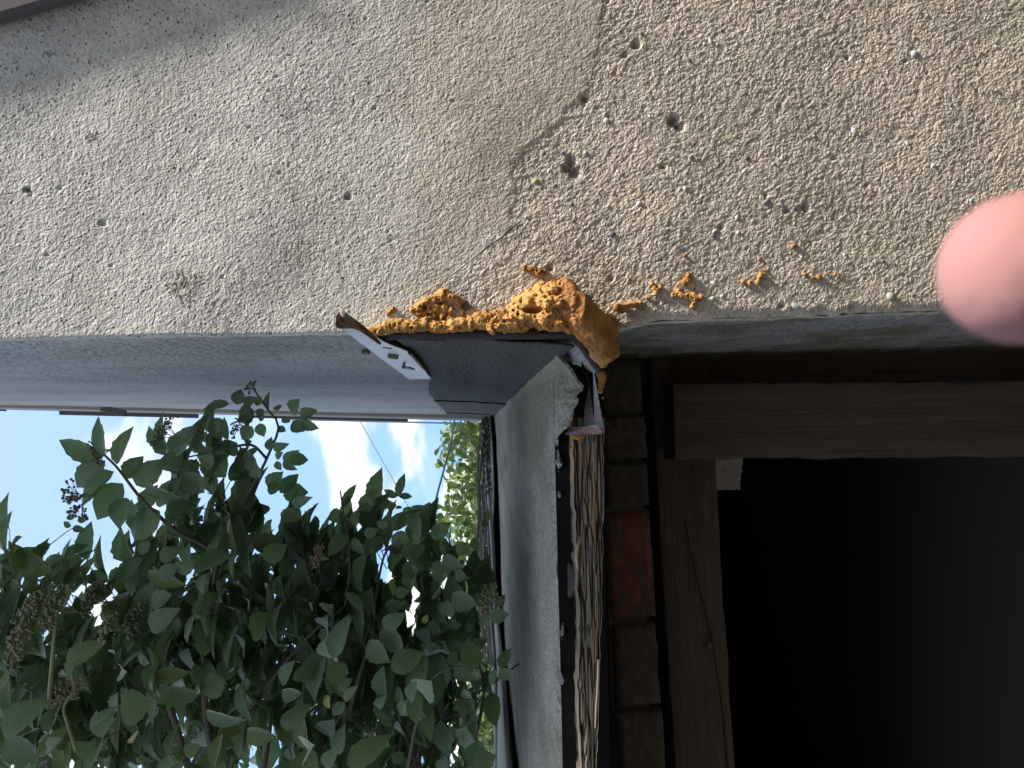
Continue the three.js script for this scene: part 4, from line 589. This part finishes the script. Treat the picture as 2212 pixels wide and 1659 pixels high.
// elder with the two shoots that stand against the sky
{
  const S = Shrub('elder_shrub', 'elder shoots with broad dark leaves standing against the blue sky');
  S.branch(P([[470, 1720, 2.5], [440, 1480, 2.3], [455, 1300, 2.15], [478, 1190, 2.05], [496, 1137, 2.0], [560, 1024], [581, 980], [602, 918], [578, 884], [547, 839]], 1.95), 0.012, 0.0024);
  S.branch(P([[478, 1200, 2.06], [431, 1171, 1.95], [386, 1150, 1.9], [345, 1116], [301, 1072], [253, 1010], [226, 983]], 1.85), 0.007, 0.0028);
  S.branch(P([[575, 990, 1.95], [545, 962, 1.93], [500, 966, 1.9], [440, 980, 1.9], [395, 990, 1.9]], 1.9), 0.004, 0.0018);
  S.branch(P([[405, 1650, 2.3], [378, 1560, 2.25], [362, 1500, 2.2], [380, 1400, 2.2], [440, 1280, 2.15]], 2), 0.010, 0.007);
  S.branch(P([[500, 1560, 2.2], [540, 1530, 2.15], [600, 1450, 2.1], [660, 1380, 2.1], [740, 1312, 2.1]], 2), 0.0055, 0.004);
  S.branch(P([[345, 1520, 2.3], [230, 1420, 2.3], [110, 1540, 2.3]], 2.3).slice(0, 2), 0.003, 0.002);
  placeLeaves(S, Z6, [[660, 985, 352, 888, 130], [660, 980, 592, 732, 118], [740, 1040, 808, 785, 128], [665, 1015, 452, 1200, 140], [722, 1085, 490, 1300, 140], [775, 1160, 600, 1395, 175], [800, 1130, 888, 975, 130], [860, 1170, 1030, 1005, 140], [800, 1250, 732, 1445, 140], [830, 1260, 885, 1395, 110], [1012, 1335, 825, 1510, 200], [905, 1320, 985, 1160, 110], [990, 1300, 1125, 1125, 125], [1050, 1300, 1155, 1255, 110], [1160, 985, 985, 1065, 110], [1110, 985, 1240, 775, 150], [1235, 970, 1268, 725, 110], [1250, 960, 1305, 715, 110], [1420, 865, 1325, 735, 110], [1440, 885, 1412, 735, 56], [1300, 900, 1400, 860, 90], [1450, 655, 1268, 682, 64], [1495, 660, 1522, 560, 80], [1540, 660, 1610, 615, 60], [1605, 700, 1495, 760, 125], [1665, 690, 1635, 770, 80], [1755, 700, 1760, 655, 60], [1850, 715, 1880, 625, 110], [1900, 735, 1995, 695, 80], [1785, 740, 1835, 780, 50], [1850, 765, 1925, 835, 95], [1905, 770, 2015, 815, 70], [1640, 780, 1662, 868, 75], [1595, 800, 1525, 885, 95], [1755, 800, 1805, 835, 55], [1700, 950, 1712, 862, 55], [1725, 930, 1820, 915, 60], [1745, 1000, 1785, 960, 45], [1790, 1015, 1888, 950, 55], [1825, 1010, 1955, 1005, 80], [1745, 1020, 1775, 1080, 48], [1790, 1020, 1868, 1075, 55], [1690, 1180, 1788, 1085, 95], [1770, 1220, 1885, 1090, 85], [1790, 1235, 1950, 1205, 135], [1850, 1305, 1970, 1245, 70], [1760, 1205, 1690, 1160, 90], [1772, 1350, 1910, 1378, 85], [1720, 1385, 1682, 1478, 62], [1600, 1545, 1785, 1518, 120], [1670, 1640, 1812, 1545, 120], [1330, 950, 1300, 1080, 150], [1330, 1000, 1420, 1120, 170], [1420, 960, 1500, 900, 120], [1350, 1100, 1320, 1230, 160], [1240, 1010, 1190, 1110, 130], [1450, 1060, 1540, 1110, 120], [1520, 1100, 1480, 1010, 110], [1160, 1100, 1290, 1230, 150], [1560, 1000, 1620, 1060, 100], [1600, 1060, 1640, 1130, 90], [1540, 980, 1600, 1000, 60], [1700, 690, 1690, 580, 55], [1660, 650, 1600, 620, 60], [1580, 760, 1540, 700, 90]], 1.9, 0.25);
  // fill of the middle part of the shoots
  for (let i = 0; i < 26; i++) { const x = 380 + 200 * S.r(), y = 985 + 230 * S.r(), b = at(x, y, 1.95 + 0.3 * S.r()), a = S.r() * 6.28; S.compound(b, V(Math.cos(a), 0.3 + 0.6 * S.r(), Math.sin(a) * 0.7).normalize(), 0.10 + 0.05 * S.r(), 0.085 + 0.025 * S.r(), 2); }
  S.branch(P([[140, 1290], [100, 1235], [72, 1215], [40, 1180]], 2.2), 0.0022, 0.0012, greenStem);
  S.branch(P([[-30, 1180], [0, 1197], [40, 1216], [90, 1222], [140, 1222]], 2.2), 0.0018, 0.0012, greenStem);
  S.branch(P([[-30, 1290], [20, 1250], [80, 1200], [150, 1145], [165, 1138]], 2.2), 0.0018, 0.0012, greenStem);
  placeLeaves(S, Z7, [[320, 240, 178, 365, 75], [170, 375, 108, 288, 62], [410, 320, 548, 236, 62], [410, 328, 605, 284, 36], [405, 322, 262, 368, 56], [400, 388, 538, 335, 60], [392, 378, 306, 455, 62], [358, 455, 528, 410, 44], [100, 400, 200, 400, 55], [150, 440, 260, 480, 40], [130, 420, 120, 480, 50], [905, 328, 715, 492, 92], [945, 225, 868, 315, 66], [120, 520, 60, 470, 60], [460, 140, 545, 158, 42], [450, 130, 395, 105, 40], [490, 100, 560, 75, 40], [420, 85, 480, 60, 36]], 2.15, 0.2);
  S.umbel(at(345, 925, 1.95), V(0.5, 0.7, 0.3), 0.05, 60, berryBrown, rayRed, 0.0028); S.umbel(at(150, 1088, 1.9), V(-0.3, 0.9, 0.2), 0.055, 70, berryBrown, rayRed, 0.0034); S.umbel(at(505, 915, 1.95), V(0.4, 0.7, 0.3), 0.035, 40, berryBrown, rayRed, 0.0026);
  S.umbel(at(537, 833, 1.95), V(0.5, 0.8, 0), 0.02, 16, berryBrown, rayGreen, 0.0032); S.umbel(at(200, 985, 1.95), V(-0.3, 0.8, 0.2), 0.04, 50, berryBrown, rayRed, 0.0028); S.umbel(at(520, 1050, 2.1), V(0.2, 0.8, 0.3), 0.04, 60, berryBrown, rayRed, 0.003);
  S.trunk(2.45);
  S.finish(300);
}
// the dense bush filling the lower left
{
  const S = Shrub('elder_shrub', 'dense dark green elder bush with berry heads filling the lower left');
  placeLeaves(S, Z7, [[1265, 1190, 890, 1200, 110], [1380, 1095, 1530, 960, 130], [1420, 1100, 1270, 1190, 150], [2100, 970, 2185, 705, 110], [1300, 1300, 1540, 1390, 120], [760, 1290, 950, 1250, 190], [950, 780, 1130, 650, 130], [930, 420, 1170, 520, 90, 8], [640, 720, 860, 580, 110, 8], [960, 1080, 1200, 1060, 90, 8], [420, 1000, 650, 850, 110, 8], [600, 1380, 740, 1260, 50], [610, 1450, 700, 1320, 90], [2080, 1240, 2050, 1200, 55, 9], [850, 1440, 830, 1495, 80, 9], [1560, 1420, 1740, 1480, 120], [1780, 1400, 1960, 1260, 110], [1780, 1170, 1910, 1200, 130], [1780, 1130, 1850, 980, 100], [1850, 1100, 2040, 1010, 90], [20, 1450, 290, 1220, 190], [30, 1480, 240, 1620, 170], [240, 1590, 430, 1380, 80, 8], [300, 1540, 370, 1470, 80], [60, 960, 220, 860, 60], [1170, 1580, 1260, 1510, 90], [530, 560, 700, 560, 110], [960, 620, 1080, 560, 110], [1120, 420, 1230, 350, 90], [1010, 340, 1140, 270, 90], [1000, 450, 1130, 380, 90]], 1.95, 0.25);
  placeLeaves(S, Z8, [[525, 762, 662, 688, 95], [525, 762, 645, 958, 130], [210, 955, 288, 692, 115], [572, 1032, 785, 925, 140], [215, 1010, 300, 1080, 110], [180, 1100, 300, 1000, 130], [300, 1645, 570, 1445, 135], [235, 1570, 265, 1390, 90], [160, 1659, 235, 1530, 95], [430, 860, 560, 1000, 130], [640, 1250, 610, 1140, 52], [690, 1230, 730, 1110, 90], [660, 1230, 640, 1330, 70], [165, 1215, 180, 1280, 45, 9], [280, 1230, 360, 1140, 60, 8], [280, 1240, 200, 1330, 70], [240, 1170, 330, 1090, 70], [480, 1270, 540, 1200, 60]], 1.85, 0.2);
  const poly = [[-60, 1290], [60, 1262], [130, 1290], [220, 1285], [300, 1250], [350, 1215], [440, 1165], [500, 1140], [570, 1160], [640, 1225], [700, 1180], [760, 1170], [830, 1210], [880, 1240], [930, 1300], [960, 1420], [940, 1520], [960, 1680], [-60, 1680]];
  const inside = (x, y) => { let c = false; for (let i = 0, j = poly.length - 1; i < poly.length; j = i++) { const [xi, yi] = poly[i], [xj, yj] = poly[j]; if ((yi > y) !== (yj > y) && x < (xj - xi) * (y - yi) / (yj - yi) + xi) c = !c; } return c; };
  let n = 0; while (n < 380) { const x = -60 + 1040 * S.r(), y = 1130 + 560 * S.r(); if (!inside(x, y)) continue; n++; const z = 2.05 + 1.3 * S.r(), b = at(x, y, z), a = S.r() * 6.28; S.compound(b, V(Math.cos(a), 0.1 + 0.7 * S.r(), Math.sin(a)).normalize(), 0.14 + 0.08 * S.r(), (0.095 + 0.04 * S.r()) * (0.6 + 0.18 * z), S.r() < 0.4 ? 3 : 2, S.r() < 0.08 ? 8 : S.r() < 0.004 ? 9 : undefined); }
  for (let i = 0; i < 120; i++) { const x = -80 + 1060 * S.r(), y = 1420 + 290 * S.r(), z = 3.3 + 1.2 * S.r(), b = at(x, y, z), a = S.r() * 6.28; S.compound(b, V(Math.cos(a), 0.1 + 0.7 * S.r(), Math.sin(a)).normalize(), 0.18 + 0.07 * S.r(), 0.14 + 0.05 * S.r(), 2, S.r() < 0.3 ? 8 : undefined); }
  for (let i = 0; i < 26; i++) { const x = S.r() * 950, z = 2.2 + S.r(), y0 = 1720, y1 = 1330 + 200 * S.r(), dx = 60 + 160 * S.r(); S.branch(P([[x, y0], [x + dx * 0.3, lerp(y0, y1, 0.4)], [x + dx * 0.45, lerp(y0, y1, 0.7)], [x + dx, y1]], z), 0.006 + 0.004 * S.r(), 0.003); }
  for (const [x, y, R, k] of [[45, 1335, 0.085, 230], [110, 1305, 0.06, 130], [190, 1288, 0.05, 110], [280, 1330, 0.05, 100], [225, 1350, 0.04, 80], [30, 1395, 0.06, 110]]) S.umbel(at(x, y, 1.95 + 0.1 * S.r()), V(0.4, 0.8, 0.35), R, k, berryBrown, rayGreen, 0.0042);
  for (const [x, y, R] of [[120, 1500, 0.05], [680, 1200, 0.035], [160, 1480, 0.03]]) S.umbel(at(x, y, 1.9), V(0.3, 0.7, 0.4), R, 60, std({ color: rgb(0.2, 0.15, 0.09), roughness: 0.7 }), rayGreen, 0.0022);
  S.branch(P([[105, 1530], [112, 1440], [120, 1350], [126, 1310]], 1.97), 0.006, 0.004, rayGreen); S.branch(P([[165, 1620], [145, 1560], [138, 1530], [150, 1505], [190, 1475]], 1.92), 0.0045, 0.0025, rayGreen);
  S.trunk(2.8);
  S.finish(300);
}
// the elder clump beside the roof edge
{
  const S = Shrub('elder_shrub', 'elder clump hanging over the grey roof edge beside the wall vine');
  S.branch(P([[700, 1760, 2.3], [740, 1600, 2.2], [770, 1480, 2.1], [800, 1380, 2.1], [815, 1270], [835, 1190], [858, 1170]], 2.1), 0.008, 0.003);
  S.branch(P([[870, 1720, 2.2], [900, 1560, 2.1], [930, 1470, 2], [990, 1440], [1040, 1446]], 1.9), 0.006, 0.0022);
  S.branch(P([[745, 1310], [755, 1230], [752, 1160], [742, 1110], [735, 1060]], 2.1), 0.0035, 0.002);
  S.branch(P([[900, 1659], [880, 1600], [850, 1540], [820, 1490]], 2.4), 0.005, 0.003); S.branch(P([[1010, 1650], [1035, 1560], [1045, 1480], [1030, 1420]], 2.4), 0.007, 0.004);
  placeLeaves(S, Z1, [[620, 1560, 656, 1405, 58], [615, 1560, 525, 1515, 46], [625, 1560, 715, 1555, 42], [610, 1610, 530, 1625, 50], [615, 1615, 640, 1640, 40], [270, 1630, 350, 1470, 55], [400, 1650, 470, 1515, 95], [470, 1650, 560, 1530, 70], [795, 1700, 812, 1585, 90], [690, 1659, 775, 1612, 44], [660, 1670, 690, 1620, 44]], 2.1, 0.15);
  placeLeaves(S, Z8, [[270, 55, 172, 85, 92], [352, 130, 338, 34, 64], [408, 190, 490, 150, 66], [492, 130, 550, 108, 60], [580, 190, 690, 230, 120], [600, 150, 770, 10, 70], [590, 160, 660, 30, 90], [700, 245, 805, 20, 130], [735, 60, 730, 240, 120], [830, 205, 955, 105, 95], [765, 255, 612, 298, 105], [835, 250, 960, 272, 110], [530, 212, 365, 305, 95], [300, 190, 170, 320, 100], [340, 200, 400, 310, 80], [640, 300, 800, 260, 120], [640, 420, 780, 380, 110], [830, 440, 960, 380, 120], [900, 330, 1030, 400, 100], [700, 420, 690, 540, 100], [960, 560, 1120, 640, 150], [930, 600, 940, 720, 110], [980, 420, 1050, 460, 90], [805, 757, 950, 772, 88], [790, 747, 800, 685, 50, 9], [1042, 908, 1198, 848, 85], [1030, 900, 928, 872, 98], [1010, 955, 1172, 955, 155], [1002, 985, 1120, 1130, 150], [1000, 960, 925, 985, 84], [1265, 1030, 1328, 895, 72], [1268, 1032, 1345, 1110, 95], [1248, 1035, 1198, 1145, 55], [1190, 1000, 1230, 960, 60], [1030, 1160, 1085, 1235, 60], [800, 900, 880, 890, 50], [770, 880, 850, 920, 60], [1180, 760, 1150, 700, 70], [1260, 640, 1290, 560, 60], [1200, 700, 1320, 690, 90], [600, 560, 690, 540, 70], [540, 640, 660, 620, 80], [1090, 790, 1050, 740, 60], [1000, 780, 960, 730, 60], [760, 1210, 860, 1200, 90], [1060, 1290, 1100, 1230, 60], [980, 1430, 1070, 1450, 80], [1100, 1650, 1240, 1570, 110], [580, 1620, 660, 1560, 60], [1180, 100, 1190, 20, 40, 8], [1150, 130, 1190, 90, 44, 8], [1050, 250, 1060, 330, 70, 8], [1100, 200, 1130, 300, 70], [990, 300, 1070, 240, 80, 8]], 2.0, 0.3);
  let n = 0; while (n < 115) { const x = 640 + 420 * S.r(), y = 1130 + 520 * S.r(); if (x > 1000 && y < 1260 || x < 760 && y < 1200 || y < 1180 && S.r() < 0.5 || y > 1420 && x > 900 && S.r() < 0.6) continue; n++; const z = 2.15 + 0.9 * S.r(), b = at(x, y, z), a = S.r() * 6.28; S.compound(b, V(Math.cos(a), 0.1 + 0.7 * S.r(), Math.sin(a)).normalize(), 0.11 + 0.05 * S.r(), 0.09 + 0.04 * S.r(), 2, S.r() < 0.08 ? 8 : undefined); }
  for (let i = 0; i < 60; i++) { const x = 860 + 170 * S.r(), y = 1340 + 340 * S.r(), z = 2.5 + 1.6 * S.r(), b = at(x, y, z), a = S.r() * 6.28; S.compound(b, V(Math.cos(a), 0.1 + 0.7 * S.r(), Math.sin(a)).normalize(), 0.12 + 0.05 * S.r(), 0.09 + 0.05 * S.r(), 2, S.r() < 0.25 ? 8 : undefined); }
  S.umbel(at(1050, 1288, 2.0), V(0.3, 0.85, 0.3), 0.05, 70, berryGreen, rayGreen, 0.0036); S.umbel(at(830, 1085, 2.2), V(0.3, 0.8, 0.3), 0.025, 30, berryBrown, rayGreen, 0.002);
  S.trunk(2.6);
  S.finish(300);
}
// sunlit vine sprawling behind the far end of the roof
{
  const S = Shrub('climbing_vine', 'bright green sunlit vine sprawling along the far edge of the roof'); S.g.userData.category = 'vine';
  const r = S.r; let n = 0;
  while (n < 2600) {
    const y = 915 + 760 * Math.pow(r(), 1.1), top = 952 + 10 * Math.sin(y / 23) + (y > 1080 ? (y - 1080) * 0.06 : 0) + 12 * vn(y / 14, 2), x = top + (1052 + (y - 915) * 0.045 - top) * Math.pow(r(), 0.8); if (r() < 0.35 && vn(x / 9, y / 9) < 0.45) continue; n++;
    const z = 6.85 + 1.5 * r(), b = at(x, y, z), a = r() * 6.28, L = 0.045 + 0.05 * r(), d = V(Math.cos(a), Math.sin(a), (r() - 0.5) * 0.8).normalize(); S.leaf(b, b.clone().addScaledVector(d, L), L * 0.75, V((r() - 0.5), 0.5 + 0.6 * r(), 0.6 * r() + 0.1), 20 + Math.floor(r() * 3));
  }
  for (const [x, y] of [[941, 985], [946, 990], [950, 995], [938, 1095], [946, 1100], [940, 1128], [944, 1140]]) { const b = at(x, y, 7.1), a = r() * 6.28; S.leaf(b, b.clone().add(V(Math.cos(a) * 0.09, Math.sin(a) * 0.09, 0)), 0.05, V(0.2, 0.5, 0.6), 21); }
  for (let i = 0; i < 34; i++) { const y = 900 + 400 * r(), z = 6.0 + 0.9 * r(), x = 1026 + 24 * r() + (y - 900) * 0.03; S.branch(P([[x + 10 * r(), y, z], [x - 6 + 10 * r(), y + 40 + 50 * r(), z + 0.05], [x - 4 + 14 * r(), y + 120 + 120 * r(), z]], z), 0.006 + 0.010 * r(), 0.005); }
  S.finish(300);
}
// dead leaves and twigs caught at the far end of the roof
{
  const t = thing('leaf_litter', 'dark dead leaves and twigs heaped on the far end of the roof', 'litter'); t.userData.kind = 'stuff';
  const r = rng(91), M = std({ color: rgb(0.10, 0.085, 0.07), roughness: 1 }), im = new THREE.InstancedMesh(leafGeos[2], M, 500);
  for (let i = 0; i < 500; i++) { const x = 0.1 - 1.6 * r() * r(), z = 5.4 + 1.3 * r(), b = V(x, RY + 0.02 + 0.07 * r() * r(), -z), a = r() * 6.28; im.setMatrixAt(i, leafMatrix(b, b.clone().add(V(Math.cos(a) * 0.05, (r() - 0.3) * 0.04, Math.sin(a) * 0.05)), 0.025, V(r() - 0.5, 1, r() - 0.5))); }
  im.name = 'dead_leaves'; im.userData.kind = 'stuff'; t.add(im);
}
// cables lying on the roof
{
  const c1 = std({ color: rgb(0.42, 0.43, 0.44), roughness: 0.5 }), c2 = std({ color: rgb(0.14, 0.145, 0.15), roughness: 0.6 }), Q = (l, h) => l.map(([a, b]) => onY(a, b, RY + h));
  tag(mesh('cable', tube(Q([[1046, 960], [1052, 1030], [1058, 1100], [1065, 1200], [1069, 1300], [1082, 1420], [1092, 1540], [1097, 1659], [1100, 1740]], 0.045), 0.014, 0.010, 8, 60), c1), 'pale grey cable lying along the back of the felt roof', 'cable', 'cables on the roof');
  tag(mesh('cable', tube(Q([[1042, 945], [1046, 1020], [1053, 1110], [1060, 1230], [1064, 1350], [1070, 1450], [1071, 1560], [1070, 1659], [1070, 1740]], 0.055), 0.013, 0.009, 8, 60), c2), 'dark grey cable beside the pale one behind the felt roof', 'cable', 'cables on the roof');
}
// wires across the sky
{
  const w = std({ color: rgb(0.30, 0.31, 0.32), roughness: 0.6 });
  tag(mesh('overhead_wire', tube([at(745, 850, 14), at(775, 905, 14), at(845, 1030, 14), at(930, 1180, 14)], 0.010, 0.010, 6, 12), w), 'thin grey wire slanting over the sky below the wall end', 'wire', 'wires against the sky');
  tag(mesh('overhead_wire', tube([at(982, 900, 6.9), at(978, 936, 6.8), at(960, 1010, 6.6), at(945, 1065, 6.4), at(930, 1130, 6.2), at(900, 1250, 6)], 0.009, 0.009, 6, 16), std({ color: rgb(0.36, 0.38, 0.33), roughness: 0.6 })), 'pale wire rising past the sunlit vine', 'wire', 'wires against the sky');
}
// fingertip of the person holding the phone
{
  const z0 = 0.073, k = z0 / FPX, c = at(2206, 580, z0), R = 172 * k; // the finger points up, its tip in the picture
  const dn = V(0.10, -1, 0.10).normalize();
  const chain = [[c.clone(), R], [c.clone().addScaledVector(dn, 0.012), R * 1.06], [c.clone().addScaledVector(dn, 0.026), R * 1.04], [c.clone().addScaledVector(dn, 0.048).add(V(0.001, 0, 0.006)), R * 1.14], [c.clone().addScaledVector(dn, 0.072).add(V(0.003, 0, 0.014)), R * 1.2]];
  const pal = c.clone().add(V(0.03, -0.115, 0.05)), seg = [];
  for (let i = 0; i < 4; i++) seg.push([chain[i][0], chain[i + 1][0], chain[i][1], chain[i + 1][1]]);
  seg.push([chain[4][0], pal, R * 1.25, 0.017]);
  for (let f = 1; f < 4; f++) { const b = pal.clone().add(V(0.018 * f, -0.004 * f, 0.004)), m = b.clone().add(V(0.004, 0.036 - 0.004 * f, -0.012)), e = m.clone().add(V(0.002, -0.004, -0.026)), t = e.clone().add(V(0, -0.02, -0.002)); seg.push([b, m, 0.010, 0.0092], [m, e, 0.0092, 0.0085], [e, t, 0.0085, 0.0076]); }
  const palm2 = pal.clone().add(V(0.045, -0.06, 0.01)); seg.push([pal, palm2, 0.019, 0.022], [pal.clone().add(V(0.055, -0.01, 0)), palm2, 0.017, 0.022], [palm2, palm2.clone().add(V(0.02, -0.06, 0.02)), 0.024, 0.024]);
  seg.push([palm2, pal.clone().add(V(-0.012, -0.035, 0.018)), 0.016, 0.012], [pal.clone().add(V(-0.012, -0.035, 0.018)), pal.clone().add(V(-0.03, 0.0, 0.012)), 0.011, 0.0095]);
  const lo = [1e9, 1e9, 1e9], hi = [-1e9, -1e9, -1e9]; for (const s of seg) for (const p of [s[0], s[1]]) p.toArray().forEach((v, i) => { lo[i] = Math.min(lo[i], v - 0.03); hi[i] = Math.max(hi[i], v + 0.03); });
  const h = 0.0016, n = lo.map((v, i) => Math.ceil((hi[i] - v) / h)), p = V();
  const g = surfaceNet((x, y, z) => { p.set(x, y, z); let s = 0; for (const q of seg) { const d = capDist(p, q[0], q[1], q[2], q[3]); if (d < 0.02) s += Math.exp(-d / 0.0016); } return s > 0 ? -0.0016 * Math.log(s) : 0.02; }, lo, n, h);
  const q = c.clone().addScaledVector(dn, 0.006).add(V(-0.002, 0, 0.004));
  paint(g, (x, y, z) => { const d = Math.hypot(x - q.x, y - q.y, z - q.z), n = fbm(x * 200, y * 200, z * 200 + 1, 3); return mix3([0.27, 0.098, 0.105], [0.31, 0.158, 0.150], clamp(smooth(0.003, 0.011, d) + 0.7 * (n - 0.5))); });
  const hand = thing('person', 'blurred pink fingertip of the person taking the picture, at the right edge', 'person');
  mesh('hand', g, new THREE.MeshPhysicalMaterial({ vertexColors: true, roughness: 0.9, specularIntensity: 0.25 }), hand);
  const nail = new THREE.SphereGeometry(1, 14, 8).scale(0.0052, 0.0075, 0.0022); const no = mesh('fingernail', nail, new THREE.MeshPhysicalMaterial({ color: rgb(0.5, 0.3, 0.27), roughness: 0.35 }), hand); no.position.copy(c).add(V(0.0006, -0.006, -R * 0.86));
}
renderer.render(scene, camera);
